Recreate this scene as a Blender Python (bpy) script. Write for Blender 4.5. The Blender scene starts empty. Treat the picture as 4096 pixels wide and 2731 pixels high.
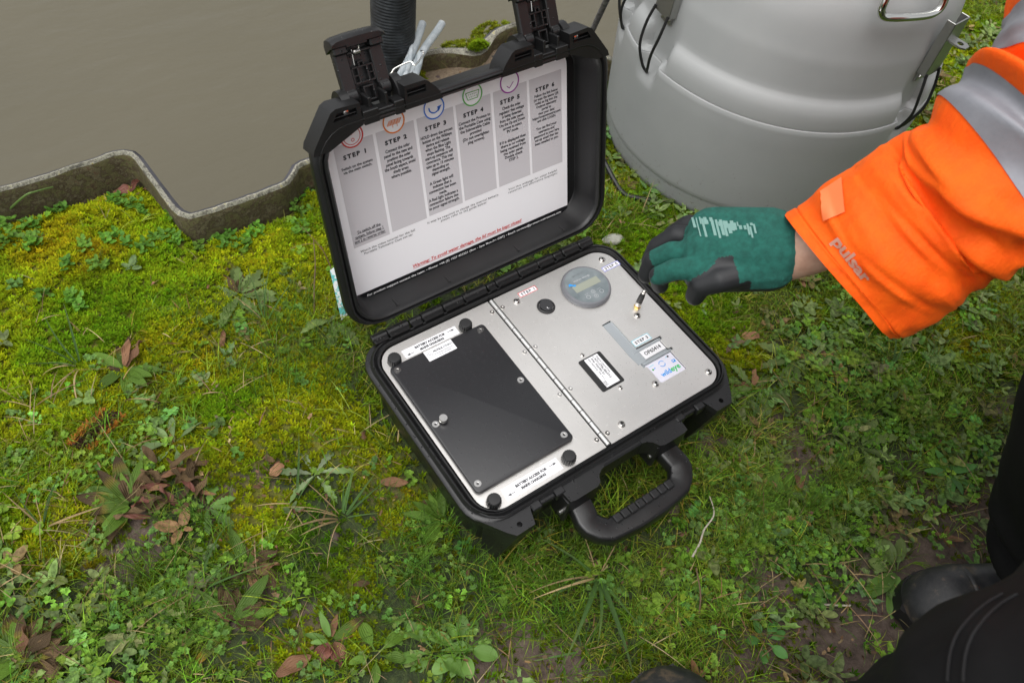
import bpy, bmesh, math, random
import numpy as np
from mathutils import Vector, Matrix
from mathutils.bvhtree import BVHTree

random.seed(7)
RNG = np.random.default_rng(11)
S = bpy.context.scene
COL = S.collection
PI = math.pi
rad = math.radians

# ------------------------------------------------------------------ camera
CAM_R = np.array([[0.81581871, -0.56788302, 0.10931017],
                  [-0.40807735, -0.69922945, -0.58698471],
                  [0.40977154, 0.43426611, -0.80218466]])
CAM_C = np.array([-0.4337139, -0.38190557, 0.80608115])
FOC = 3306.0
cam_d = bpy.data.cameras.new("camera")
cam = bpy.data.objects.new("camera", cam_d)
COL.objects.link(cam)
cam_d.sensor_fit = 'HORIZONTAL'
cam_d.sensor_width = 22.3
cam_d.lens = 22.3 * FOC / 4096
cam_d.clip_start = 0.02
cam_d.clip_end = 600
M4 = Matrix.Identity(4)
for i in range(3):
    M4[i][0] = CAM_R[0][i]
    M4[i][1] = -CAM_R[1][i]
    M4[i][2] = -CAM_R[2][i]
    M4[i][3] = CAM_C[i]
cam.matrix_world = M4
cam_d.dof.use_dof = True
cam_d.dof.focus_distance = 1.02
cam_d.dof.aperture_fstop = 5.6
S.camera = cam

# ------------------------------------------------------------------ light: even overcast sky, a little brighter behind the photographer's left shoulder
SUN_EL, SUN_AZ = rad(70), rad(195)          # azimuth counter-clockwise from +X
W = bpy.data.worlds.new("World")
S.world = W
W.use_nodes = True
wn = W.node_tree.nodes
wl = W.node_tree.links
bg = wn["Background"]
sky = wn.new('ShaderNodeTexSky')
sky.sky_type = 'NISHITA'
sky.sun_disc = False
sky.sun_elevation = SUN_EL
sky.sun_rotation = PI / 2 - SUN_AZ
sky.air_density = 1.0
sky.dust_density = 4.0
hs = wn.new('ShaderNodeHueSaturation')
hs.inputs['Saturation'].default_value = 0.10      # a cloud layer takes the blue out of the sky
wl.new(sky.outputs[0], hs.inputs['Color'])
wl.new(hs.outputs[0], bg.inputs[0])
bg.inputs[1].default_value = 0.15
sun_d = bpy.data.lights.new("sun", 'SUN')
sun_d.energy = 1.35
sun_d.angle = rad(75)
sun_d.color = (1.0, 0.975, 0.94)
sun = bpy.data.objects.new("sun", sun_d)
COL.objects.link(sun)
sd = Vector((math.cos(SUN_EL) * math.cos(SUN_AZ), math.cos(SUN_EL) * math.sin(SUN_AZ), math.sin(SUN_EL)))
sun.rotation_euler = sd.to_track_quat('Z', 'Y').to_euler()
S.view_settings.view_transform = 'Standard'
S.view_settings.look = 'None'
S.view_settings.gamma = 1.0
S.view_settings.exposure = 0.38
S.render.film_transparent = False

# ------------------------------------------------------------------ measuring helpers (photo pixel -> point in the place)
GZ = -0.125                                  # ground level; z = 0 is the metal panel of the case


def ray(px, py):
    return CAM_R.T @ np.array([(px - 2048.0) / FOC, (py - 1365.5) / FOC, 1.0])


def at(px, py, z=GZ):
    r = ray(px, py)
    return CAM_C + r * ((z - CAM_C[2]) / r[2])


def pt(px, py, d):
    return CAM_C + ray(px, py) * d


# ------------------------------------------------------------------ materials
def nodes(m):
    return m.node_tree.nodes, m.node_tree.links


def new_mat(name, color=(.5, .5, .5), rough=.5, metal=0.0, spec=.5):
    m = bpy.data.materials.new(name)
    m.use_nodes = True
    n, l = nodes(m)
    b = n["Principled BSDF"]
    b.inputs['Base Color'].default_value = (*color, 1)
    b.inputs['Roughness'].default_value = rough
    b.inputs['Metallic'].default_value = metal
    b.inputs['Specular IOR Level'].default_value = spec
    return m


def noise(m, scale, detail=4, rough=.6, coord='Object', vec=None, stretch=None):
    n, l = nodes(m)
    t = n.new('ShaderNodeTexNoise')
    t.inputs['Scale'].default_value = scale
    t.inputs['Detail'].default_value = detail
    t.inputs['Roughness'].default_value = rough
    tc = n.new('ShaderNodeTexCoord')
    src = tc.outputs[coord]
    if stretch:
        mp = n.new('ShaderNodeMapping')
        mp.inputs['Scale'].default_value = stretch
        l.new(src, mp.inputs[0])
        src = mp.outputs[0]
    l.new(src, t.inputs['Vector'])
    return t


def ramp(m, src, stops):
    n, l = nodes(m)
    r = n.new('ShaderNodeValToRGB')
    e = r.color_ramp.elements
    while len(e) < len(stops):
        e.new(.5)
    for k, (p, c) in enumerate(stops):
        e[k].position = p
        e[k].color = (*c, 1) if len(c) == 3 else c
    l.new(src, r.inputs[0])
    return r


def bump(m, src, strength=.3, dist=.001, normal=None):
    n, l = nodes(m)
    b = n.new('ShaderNodeBump')
    b.inputs['Strength'].default_value = strength
    b.inputs['Distance'].default_value = dist
    l.new(src, b.inputs['Height'])
    if normal:
        l.new(normal, b.inputs['Normal'])
    else:
        l.new(b.outputs[0], n["Principled BSDF"].inputs['Normal'])
    return b


def mix(m, fac, a, b):
    n, l = nodes(m)
    x = n.new('ShaderNodeMix')
    x.data_type = 'RGBA'
    for sock, v in ((x.inputs[0], fac), (x.inputs[6], a), (x.inputs[7], b)):
        if isinstance(v, (int, float)):
            sock.default_value = v
        elif isinstance(v, tuple):
            sock.default_value = (*v, 1)
        else:
            l.new(v, sock)
    return x.outputs[2]


def to_base(m, sock):
    n, l = nodes(m)
    l.new(sock, n["Principled BSDF"].inputs['Base Color'])


def droplets(m, scale=420, size=.33, strength=.9, dist=.0006, rough_lo=.08, rough_hi=.4):
    """small rain drops standing on a surface: raised dots that are smoother than what they stand on"""
    n, l = nodes(m)
    tc = n.new('ShaderNodeTexCoord')
    v = n.new('ShaderNodeTexVoronoi')
    v.inputs['Scale'].default_value = scale
    l.new(tc.outputs['Object'], v.inputs['Vector'])
    # each cell gets its own drop size
    sep = n.new('ShaderNodeSeparateColor')
    l.new(v.outputs['Color'], sep.inputs[0])
    th = n.new('ShaderNodeMath')
    th.operation = 'MULTIPLY_ADD'
    l.new(sep.outputs[0], th.inputs[0])
    th.inputs[1].default_value = size * 1.7
    th.inputs[2].default_value = -size * .75
    sub = n.new('ShaderNodeMath')
    sub.operation = 'SUBTRACT'
    l.new(th.outputs[0], sub.inputs[0])
    l.new(v.outputs['Distance'], sub.inputs[1])
    mul = n.new('ShaderNodeMath')
    mul.operation = 'MULTIPLY'
    mul.use_clamp = True
    l.new(sub.outputs[0], mul.inputs[0])
    mul.inputs[1].default_value = 6.0
    mr = n.new('ShaderNodeMapRange')
    l.new(mul.outputs[0], mr.inputs[0])
    mr.inputs[1].default_value = 0
    mr.inputs[2].default_value = .4
    mr.inputs[3].default_value = rough_hi
    mr.inputs[4].default_value = rough_lo
    l.new(mr.outputs[0], n["Principled BSDF"].inputs['Roughness'])
    return bump(m, mul.outputs[0], strength, dist), mul.outputs[0]


def black_plastic(name, col=.016, rough=.42, drops=False, grain=900):
    m = new_mat(name, (col, col, col * 1.08), rough)
    t = noise(m, 14, 5)
    r = ramp(m, t.outputs[0], [(.3, (col * .8,) * 3), (.7, (col * 1.5, col * 1.5, col * 1.6))])
    to_base(m, r.outputs[0])
    g = noise(m, grain, 2)
    n, l = nodes(m)
    b1 = bump(m, g.outputs[0], .25, .0004)
    if drops:
        b2, _ = droplets(m, 260, .34, .9, .0007, .06, rough)
        l.new(b1.outputs[0], b2.inputs['Normal'])
    return m


MT = {}
MT['shell'] = black_plastic('black_shell_plastic', .0085, .36, True)
MT['lid'] = black_plastic('black_lid_plastic', .0075, .40)
MT['latch'] = black_plastic('black_latch_plastic', .010, .33, True)
MT['rubber'] = black_plastic('black_rubber', .008, .5)
MT['knob'] = black_plastic('black_knob_plastic', .014, .45)

m = new_mat('brushed_steel', (.82, .80, .77), .40, 1.0)
t = noise(m, 60, 6, .7, stretch=(1, 26, 1))
b1 = bump(m, t.outputs[0], .12, .0003)
b2, dm = droplets(m, 520, .30, .45, .0003, .2, .42)
nodes(m)[1].new(b1.outputs[0], b2.inputs['Normal'])
t2 = noise(m, 9, 5)
r = ramp(m, t2.outputs[0], [(.3, (.78, .76, .73)), (.7, (.88, .86, .83))])
to_base(m, r.outputs[0])
MT['steel'] = m
MT['screw'] = new_mat('polished_steel', (.72, .70, .67), .18, 1.0)
MT['chrome'] = new_mat('stainless_rod', (.66, .66, .63), .16, 1.0)
MT['dull_steel'] = new_mat('dull_galvanised_steel', (.42, .42, .40), .38, 1.0)
t = noise(MT['dull_steel'], 240, 3)
bump(MT['dull_steel'], t.outputs[0], .4, .0008)
MT['chrome_matt'] = new_mat('satin_hinge_steel', (.66, .66, .65), .5, .75)
MT['gold'] = new_mat('brass', (.80, .58, .22), .22, 1.0)

m = new_mat('cover_plate_black', (.010, .010, .0118), .36, 0, .75)
t = noise(m, 500, 2, stretch=(1, 14, 1))
b1 = bump(m, t.outputs[0], .08, .0003)
b2, _ = droplets(m, 420, .34, .30, .0003, .22, .36)
nodes(m)[1].new(b1.outputs[0], b2.inputs['Normal'])
MT['cover'] = m

MT['white'] = new_mat('white_label_vinyl', (.80, .80, .82), .35)
MT['sheet_white'] = new_mat('printed_sheet_white', (.88, .865, .89), .32)
MT['sheet_grey'] = new_mat('printed_sheet_grey', (.60, .575, .60), .32)
MT['sheet_black'] = new_mat('printed_sheet_black', (.01, .01, .012), .3)
MT['ink'] = new_mat('black_ink', (.012, .012, .016), .4)
MT['ink_soft'] = new_mat('grey_ink', (.16, .17, .18), .4)
MT['ink_faint'] = new_mat('pale_grey_ink', (.42, .44, .46), .4)
MT['ink_white'] = new_mat('white_ink', (.82, .82, .82), .4)
MT['ink_red'] = new_mat('red_ink', (.62, .035, .03), .4)
MT['ink_orange'] = new_mat('orange_ink', (.75, .20, .02), .4)
MT['ink_blue'] = new_mat('blue_ink', (.03, .16, .60), .4)
MT['ink_green'] = new_mat('green_ink', (.12, .42, .09), .4)
MT['ink_purple'] = new_mat('purple_ink', (.30, .02, .30), .4)
MT['logo_blue'] = new_mat('bright_blue_ink', (.03, .30, .75), .4)
MT['logo_green'] = new_mat('bright_green_ink', (.04, .50, .14), .4)
MT['edge_cyan'] = new_mat('cyan_ink', (.25, .62, .72), .4)
MT['edge_blue'] = new_mat('violet_blue_ink', (.16, .18, .60), .4)
MT['grey_plastic'] = new_mat('grey_modem_plastic', (.33, .36, .38), .45)
MT['white_plastic'] = new_mat('white_modem_plastic', (.70, .69, .78), .35)
MT['meter_rim'] = new_mat('grey_meter_rim', (.16, .165, .18), .35)
m = new_mat('grey_meter_face', (.17, .20, .21), .14)
t = noise(m, 40, 4)
r = ramp(m, t.outputs[0], [(.35, (.13, .16, .17)), (.7, (.23, .26, .27))])
to_base(m, r.outputs[0])
MT['meter_face'] = m
MT['lcd'] = new_mat('grey_green_liquid_crystal', (.30, .32, .26), .18)
MT['dark'] = new_mat('dark_hole', (.006, .006, .006), .8)
MT['led_green'] = new_mat('green_lens', (.03, .30, .06), .25)

# ------------------------------------------------------------------ mesh builder


class MB:
    def __init__(self):
        self.v, self.f, self.m, self.s = [], [], [], []

    def add(self, vs, fs, mat=0, smooth=True, M=None):
        o = len(self.v)
        if M is not None:
            vs = [tuple(M @ Vector(p)) for p in vs]
        self.v += [tuple(map(float, p)) for p in vs]
        self.f += [tuple(i + o for i in q) for q in fs]
        self.m += [mat] * len(fs)
        self.s += [smooth] * len(fs)
        return self

    def box(self, x0, x1, y0, y1, z0, z1, b=.001, mat=0, M=None):
        c = [(x0 + x1) / 2, (y0 + y1) / 2, (z0 + z1) / 2]
        h = [abs(x1 - x0) / 2, abs(y1 - y0) / 2, abs(z1 - z0) / 2]
        b = min(b, min(h) * .8)
        vs, idx = [], {}
        for sx in (-1, 1):
            for sy in (-1, 1):
                for sz in (-1, 1):
                    s = (sx, sy, sz)
                    for a in range(3):
                        idx[(s, a)] = len(vs)
                        vs.append(tuple(c[k] + s[k] * (h[k] if k == a else h[k] - b) for k in range(3)))
        fs = []
        for a in range(3):
            o1, o2 = [k for k in range(3) if k != a]
            for sg in (-1, 1):
                q = []
                for p1, p2 in ((-1, -1), (1, -1), (1, 1), (-1, 1)):
                    s = [0, 0, 0]
                    s[a], s[o1], s[o2] = sg, p1, p2
                    q.append(idx[(tuple(s), a)])
                fs.append(tuple(q))
        for a in range(3):              # edges along axis a
            o1, o2 = [k for k in range(3) if k != a]
            for p1 in (-1, 1):
                for p2 in (-1, 1):
                    s0, s1 = [0, 0, 0], [0, 0, 0]
                    s0[a], s1[a] = -1, 1
                    s0[o1] = s1[o1] = p1
                    s0[o2] = s1[o2] = p2
                    s0, s1 = tuple(s0), tuple(s1)
                    fs.append((idx[(s0, o1)], idx[(s1, o1)], idx[(s1, o2)], idx[(s0, o2)]))
        for sx in (-1, 1):
            for sy in (-1, 1):
                for sz in (-1, 1):
                    s = (sx, sy, sz)
                    fs.append((idx[(s, 0)], idx[(s, 1)], idx[(s, 2)]))
        return self.add(vs, fs, mat, False, M)

    def loft(self, loops, mat=0, cap0=False, cap1=False, closed=True, M=None, smooth=True):
        n = len(loops[0])
        vs = [p for L in loops for p in L]
        fs = []
        for k in range(len(loops) - 1):
            for i in range(n if closed else n - 1):
                j = (i + 1) % n
                fs.append((k * n + i, k * n + j, (k + 1) * n + j, (k + 1) * n + i))
        if cap0:
            fs.append(tuple(range(n - 1, -1, -1)))
        if cap1:
            fs.append(tuple((len(loops) - 1) * n + i for i in range(n)))
        return self.add(vs, fs, mat, smooth, M)

    def lathe(self, prof, n=24, mat=0, M=None, cap0=True, cap1=True):
        loops = [[(r * math.cos(2 * PI * k / n), r * math.sin(2 * PI * k / n), z) for k in range(n)] for r, z in prof]
        return self.loft(loops, mat, cap0, cap1, True, M)

    def tube(self, path, r, n=8, mat=0, M=None, caps=True):
        P = [Vector(p) for p in path]
        rs = r if isinstance(r, (list, tuple)) else [r] * len(P)
        loops = []
        up = None
        for k, p in enumerate(P):
            d = (P[min(k + 1, len(P) - 1)] - P[max(k - 1, 0)]).normalized()
            if up is None:
                up = Vector((0, 0, 1)) if abs(d.z) < .9 else Vector((1, 0, 0))
            a = (up - d * up.dot(d)).normalized()
            up = a
            b = d.cross(a)
            loops.append([tuple(p + (a * math.cos(2 * PI * i / n) + b * math.sin(2 * PI * i / n)) * rs[k]) for i in range(n)])
        return self.loft(loops, mat, caps, caps, True, M)

    def build(self, name, mats, parent=None, sharp=35, origin=None, fix=True, **props):
        me = bpy.data.meshes.new(name)
        off = Vector(origin) if origin is not None else Vector((0, 0, 0))
        q = parent
        while q is not None and origin is None:          # geometry is given in world coordinates
            off += Vector(q.location)
            q = q.parent
        vs = [(p[0] - off.x, p[1] - off.y, p[2] - off.z) for p in self.v]
        me.from_pydata(vs, [], self.f)
        mats = mats if isinstance(mats, (list, tuple)) else [mats]
        for q in mats:
            me.materials.append(MT[q] if isinstance(q, str) else q)
        me.polygons.foreach_set('material_index', self.m)
        me.polygons.foreach_set('use_smooth', self.s)
        if fix:
            bm = bmesh.new()
            bm.from_mesh(me)
            bmesh.ops.recalc_face_normals(bm, faces=bm.faces)
            bm.to_mesh(me)
            bm.free()
        me.set_sharp_from_angle(angle=rad(sharp))
        me.update()
        o = bpy.data.objects.new(name, me)
        COL.objects.link(o)
        if parent is not None:
            o.parent = parent
        elif origin is not None:
            o.location = origin
        for k, q in props.items():
            o[k] = q
        return o


def thing(name, label, cat, loc=(0, 0, 0), group=None):
    o = bpy.data.objects.new(name, None)
    COL.objects.link(o)
    o.empty_display_size = .05
    o.location = [float(x) for x in loc]
    o['label'] = label
    o['category'] = cat
    if group:
        o['group'] = group
    return o


def tag(o, label, cat, group=None):
    o['label'] = label
    o['category'] = cat
    if group:
        o['group'] = group
    return o


def rr(hx, hy, r, z, cx=0, cy=0, n=6):
    """rounded rectangle loop"""
    out = []
    for k, (sx, sy) in enumerate(((1, 1), (-1, 1), (-1, -1), (1, -1))):
        for i in range(n + 1):
            a = PI / 2 * k + PI / 2 * i / n
            out.append((cx + sx * (hx - r) + r * math.cos(a), cy + sy * (hy - r) + r * math.sin(a), z))
    return out


def circ(cx, cy, r, z=0, n=24):
    return [(cx + r * math.cos(2 * PI * i / n), cy + r * math.sin(2 * PI * i / n), z) for i in range(n)]


def mesh_of(curve):
    o = bpy.data.objects.new("tmp", curve)
    COL.objects.link(o)
    dg = bpy.context.evaluated_depsgraph_get()
    me = bpy.data.meshes.new_from_object(o.evaluated_get(dg))
    vs = [tuple(v.co) for v in me.vertices]
    fs = [tuple(p.vertices) for p in me.polygons]
    bpy.data.objects.remove(o)
    bpy.data.meshes.remove(me)
    bpy.data.curves.remove(curve)
    return vs, fs


def plate(outer, holes=(), z0=0.0, z1=.001):
    """flat plate with holes, from closed 2D outlines"""
    c = bpy.data.curves.new("tmp", 'CURVE')
    c.dimensions = '2D'
    c.fill_mode = 'BOTH'
    for pts in [outer, *holes]:
        s = c.splines.new('POLY')
        s.points.add(len(pts) - 1)
        for k, p in enumerate(pts):
            s.points[k].co = (p[0], p[1], 0, 1)
        s.use_cyclic_u = True
    c.extrude = (z1 - z0) / 2
    vs, fs = mesh_of(c)
    zc = (z0 + z1) / 2
    return [(a, b, d + zc) for a, b, d in vs], fs


def text(body, x0, x1, y0, height=None, align='CENTER', bold=0.0, line=1.0, shear=0.0, track=1.0):
    """flat lettering; the block is scaled so that its width fills x0..x1 and its last baseline sits on y0"""
    c = bpy.data.curves.new("tmp", 'FONT')
    c.body = body
    c.align_x = align
    c.size = 1.0
    c.resolution_u = 2
    c.offset = bold + .006
    c.space_line = line
    c.shear = shear
    c.space_character = track
    vs, fs = mesh_of(c)
    A = np.array(vs)
    lo, hi = A.min(0), A.max(0)
    sx = (x1 - x0) / (hi[0] - lo[0])
    nl = body.count('\n')
    if height:                              # height of the whole block from last baseline to cap top of the first line
        sy = height / (hi[1] + nl * line)
        if track == 1.0 and sx > sy * 1.1:      # set wide: track the letters out instead of stretching them
            return text(body, x0, x1, y0, height, align, bold, line, shear, 1 + (sx / sy - 1) * .75)
    else:
        sy = sx
    return [(x0 + (p[0] - lo[0]) * sx, y0 + (p[1] + nl * line) * sy, 0.0) for p in vs], fs


def frame2d(x0, x1, y0, y1, w):
    vs = [(x0, y0), (x1, y0), (x1, y1), (x0, y1), (x0 + w, y0 + w), (x1 - w, y0 + w), (x1 - w, y1 - w), (x0 + w, y1 - w)]
    return [(a, b, 0) for a, b in vs], [(0, 1, 5, 4), (1, 2, 6, 5), (2, 3, 7, 6), (3, 0, 4, 7)]


def rect(x0, x1, y0, y1):
    return [(x0, y0, 0), (x1, y0, 0), (x1, y1, 0), (x0, y1, 0)], [(0, 1, 2, 3)]


def ring(cx, cy, r, w, n=40, a0=0, a1=2 * PI):
    full = a1 - a0 > 6.28
    k = n if full else n + 1
    vs = []
    for i in range(k):
        a = a0 + (a1 - a0) * i / n
        vs += [(cx + r * math.cos(a), cy + r * math.sin(a), 0), (cx + (r - w) * math.cos(a), cy + (r - w) * math.sin(a), 0)]
    fs = []
    for i in range(n):
        j = (i + 1) % k
        fs.append((2 * i, 2 * j, 2 * j + 1, 2 * i + 1))
    return vs, fs


def bar2d(xa, ya, xb, yb, w):
    d = Vector((xb - xa, yb - ya)).normalized() * w / 2
    n_ = Vector((-d.y, d.x))
    return [(xa + n_.x, ya + n_.y, 0), (xb + n_.x, yb + n_.y, 0), (xb - n_.x, yb - n_.y, 0), (xa - n_.x, ya - n_.y, 0)], [(0, 1, 2, 3)]


def T(x=0, y=0, z=0):
    return Matrix.Translation((x, y, z))


def clone(o, parent=None, name=None):
    c = o.copy()
    COL.objects.link(c)
    if parent is not None:
        c.parent = parent
    return c


def clone_tree(o, parent=None):
    c = clone(o, parent)
    for ch in o.children:
        clone_tree(ch, c)
    return c

# =================================================================== the case
case = thing('equipment_case', 'open black rugged instrument case with a steel control panel, standing on the grass', 'instrument case', (0, 0, GZ))

# ---- base shell: rounded tub with stepped rim, lugs and handle brackets
b = MB()
base = [(.160, .112, -.121, .030), (.166, .118, -.118, .032), (.170, .122, -.108, .033), (.1795, .131, -.030, .034), (.180, .1315, -.020, .034),
        (.1885, .1385, -.0165, .037), (.1915, .1415, -.0140, .038), (.1925, .1422, -.0100, .038), (.1920, .1418, -.0050, .038), (.1900, .1400, -.0030, .037),
        (.1880, .1372, -.0026, .036), (.1868, .1350, -.0010, .035), (.1860, .1338, .0026, .035), (.1852, .1326, .0034, .034),
        (.1838, .1308, .0032, .033), (.1830, .1300, -.0005, .033), (.1815, .1282, -.0012, .032), (.1806, .1270, .0020, .031),
        (.1798, .1258, .0034, .030), (.1782, .1240, .0034, .029), (.1772, .1228, .0016, .028), (.1768, .1222, -.004, .028), (.1762, .1216, -.030, .027)]
def front_in(i):
    return .0065 if i <= 10 else .0065 * max(0, (20 - i) / 10)      # the rim is narrower along the latch side


b.loft([rr(hx, hy - front_in(i), r, z, 0, front_in(i) * .54) for i, (hx, hy, z, r) in enumerate(base)], cap0=True)
for s in (-1, 1):
    # front corner lug with padlock hole: a wedge that grows out of the rim, and the leg under it
    lug = [(s * .1865, -.1125), (s * .1660, -.1432), (s * .1585, -.1520), (s * .1345, -.1516), (s * .1300, -.1375), (s * .1270, -.1310), (s * .150, -.1290), (s * .178, -.112)]
    vs, fs = plate(lug, [circ(s * .1490, -.1430, .0031, n=16)], -.0135, -.0042)
    b.add(vs, fs, 0, False)
    leg = lambda z, k: [(s * (.1585 + .005 * k), -.1515 + .028 * k, z), (s * (.1350 + .004 * k), -.1510 + .028 * k, z), (s * (.130 + .01 * k), -.118, z), (s * (.172 - .006 * k), -.112, z)]
    b.loft([leg(-.0132, 0), leg(-.030, .12), leg(-.062, .35), leg(-.098, .62), leg(-.104, .70)], 0, True, True, smooth=False)
    # steps under the latches
    for x0, x1, y1, zt in ((.0835, .0955, -.1388, -.0035), (.0955, .1150, -.1362, -.0065), (.1150, .1275, -.1392, -.0035)):
        b.box(s * x0, s * x1, y1, -.128, -.016, zt, .0012)
    # handle bracket block
    vs, fs = plate([(s * .0885, -.132), (s * .0865, -.1512), (s * .0800, -.1526), (s * .0500, -.1526), (s * .0440, -.1500), (s * .0400, -.1428), (s * .034, -.1385), (s * .028, -.137), (s * .028, -.130)], (), -.032, -.0052)
    b.add(vs, fs, 0, False)
    for x in (.0845, .0465):
        b.box(s * x - .0035, s * x + .0035, -.151, -.128, -.056, -.010, .0015)
    # back feet
    b.loft([[(s * .15, .135, -.02), (s * .178, .118, -.02), (s * .178, .10, -.02), (s * .13, .12, -.02)],
            [(s * .15, .125, -.11), (s * .170, .108, -.11), (s * .168, .09, -.11), (s * .13, .11, -.11)]], 0, True, True, smooth=False)
b.box(-.034, .034, -.1365, -.124, -.034, -.0062, .002)
shell = b.build('base_shell', 'shell', case)

# gasket cord in the rim groove
g = MB()
g.loft([rr(.1832, .1302, .033, .0004), rr(.1824, .1292, .0325, .0014), rr(.1815, .1283, .032, .0004)])
g.build('rubber_gasket', 'rubber', shell)

# ---- hinge: alternating knuckles along the back edge
for k, (x0, x1, r) in enumerate([(-.168, -.1475, .0056), (-.1470, -.1185, .0062), (-.1165, -.1005, .0050), (-.1000, -.0705, .0062), (-.0695, -.0405, .0062),
                                 (-.0400, -.0060, .0062), (-.0040, .0085, .0050), (.0090, .0430, .0062), (.0440, .0740, .0062), (.0745, .1000, .0062),
                                 (.1015, .1150, .0050), (.1155, .1420, .0062), (.1430, .1650, .0056)]):
    b = MB()
    b.tube([(x0, .1385, .0035), (x0 + .0012, .1385, .0035), (x1 - .0012, .1385, .0035), (x1, .1385, .0035)], [r * .82, r, r, r * .82], 14)
    b.box(x0 + .001, x1 - .001, .1290, .1385, -.010 if k % 2 else -.006, .0035 + r * .55, .001)
    b.build('hinge_knuckle', 'shell', case)

# ---- steel panel with cut-outs
slot = [(.0905, .0180), (.1040, .0186), (.1060, .0150), (.1060, -.0315), (.1447, -.0325), (.1449, -.0372), (.1410, -.0376), (.1410, -.0525), (.1462, -.0530),
        (.1462, -.0566), (.1412, -.0570), (.1412, -.0862), (.1385, -.0876), (.1010, -.0876), (.0990, -.0862), (.0990, -.0600), (.0945, -.0598), (.0945, -.0535), (.0912, -.0530), (.0912, -.0500), (.0900, -.0380)]
outer_l = [(p[0], p[1]) for p in rr(.175, .1207, .026, 0) if p[0] < -.011] + []
R_ = rr(.175, .1207, .026, 0, n=8)
left = [(-.0135, .1207)] + [(p[0], p[1]) for p in R_ if p[0] < -.02] + [(-.0135, -.1207)]
right = [(-.0055, -.1207)] + [(p[0], p[1]) for p in R_ if p[0] > .02 and p[1] < 0] + [(p[0], p[1]) for p in R_ if p[0] > .02 and p[1] > 0] + [(-.0055, .1207)]
b = MB()
vs, fs = plate(left, (), -.0018, 0)
b.add(vs, fs, 0, False)
vs, fs = plate(right, [slot], -.0018, 0)
b.add(vs, fs, 0, False)
panel = b.build('control_panel', 'steel', case)
for k in range(14):
    y1 = .1200 - k * .01715
    b = MB()
    b.tube([(-.0095, y1 - .0002, .0004), (-.0095, y1 - .0007, .0004), (-.0095, y1 - .0164, .0004), (-.0095, y1 - .0170, .0004)], [.0016, .0024, .0024, .0016], 12)
    b.build('piano_hinge_knuckle', 'chrome_matt', panel)
b = MB()
b.box(-.0134, -.0056, -.1205, .1205, -.006, -.0009, .0002)
b.build('hinge_backing', 'dark', panel)

# ---- screws (one mesh per kind, copied)


def screw_mesh(r, h, hexr, domed, name):
    q = MB()
    prof = [(r, 0), (r, .0003)] if not domed else [(r, 0), (r * .98, .0005)]
    if domed:
        prof += [(r * .86, h * .62), (r * .62, h * .92), (hexr * 1.5, h)]
    else:
        prof += [(r * .96, h), (hexr * 1.25, h)]
    q.lathe(prof, 22, 0, cap0=False, cap1=False)
    zt = prof[-1][1]
    rr_ = prof[-1][0]
    q.lathe([(rr_, zt), (hexr, zt - .0001)], 22, 0, cap0=False, cap1=False)
    q.lathe([(hexr, zt - .0001), (hexr * .9, zt - .0012)], 6, 0, cap0=False, cap1=False)
    q.lathe([(hexr * .92, zt - .0011), (.00001, zt - .0013)], 6, 1, cap0=False, cap1=False)
    o = q.build(name, ['screw', 'dark'], case, origin=(0, 0, 0), fix=True)
    return o


def put(proto, spots, first=[]):
    for k, (x, y, z) in enumerate(spots):
        o = proto if k == 0 else clone(proto, case)
        o.location = (x, y, z - GZ)
        o.rotation_euler = (0, 0, random.uniform(0, 6))


put(screw_mesh(.0047, .0026, .0018, True, 'dome_screw'), [(.0192, .1029, 0), (.1598, .1042, 0), (.1400, .0069, 0), (.1610, -.1053, 0), (.0922, -.0846, .0002), (.0206, -.1067, 0)])
put(screw_mesh(.0029, .0016, .0011, True, 'small_screw'), [(.0409, -.0058, 0), (.0515, -.0670, 0)])
put(screw_mesh(.0029, .0006, .0011, False, 'hinge_screw'),
    [(-.0178, .1042, 0), (-.0176, .0338, 0), (-.0174, -.0370, 0), (-.0174, -.1076, 0), (-.0021, .1039, 0), (-.0019, .0335, 0), (-.0014, -.0370, 0), (-.0012, -.1073, 0)])
put(screw_mesh(.0042, .0007, .0014, False, 'cover_screw'),
    [(-.1642, .0846, .0066), (-.0490, .0843, .0066), (-.0485, -.0002, .0066), (-.0486, -.0853, .0066), (-.1644, -.0845, .0066), (-.1644, .0005, .0066)])

# ---- battery cover
b = MB()
lo = [(.0655, .0932, .0002, .005), (.0655, .0932, .0054, .005), (.0650, .0927, .0063, .0047), (.0640, .0917, .0066, .004)]
b.loft([rr(hx, hy, r, z, -.1057, -.0012) for hx, hy, z, r in lo], 0, False, True)
cover = b.build('battery_cover', 'cover', case)
b = MB()
b.lathe([(.0030, .0066), (.0030, .0090), (.0046, .0092), (.0050, .0100), (.0050, .0136), (.0046, .0142)], 26, M=T(-.1551, -.0002, 0))
b.build('thumb_screw', 'screw', cover)

# ---- knurled knobs at the four corners of the cover
q = MB()
n_ = 72
loops = []
for r, z, a in ((.0078, 0, .03), (.0081, .0006, .05), (.0076, .0088, .045), (.0072, .0102, .02), (.0064, .0110, 0), (.0035, .0112, 0)):
    loops.append([(r * (1 + a * (1 if (k % 4) < 2 else -1)) * math.cos(2 * PI * k / n_), r * (1 + a * (1 if (k % 4) < 2 else -1)) * math.sin(2 * PI * k / n_), z) for k in range(n_)])
q.loft(loops, 0, False, True)
k0 = q.build('knurled_knob', 'knob', case, origin=(0, 0, 0), sharp=28)
put(k0, [(-.1592, .0997, 0), (-.0600, .1002, 0), (-.0604, -.1106, 0), (-.1603, -.1098, 0)])

# ---- battery access stickers


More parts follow.
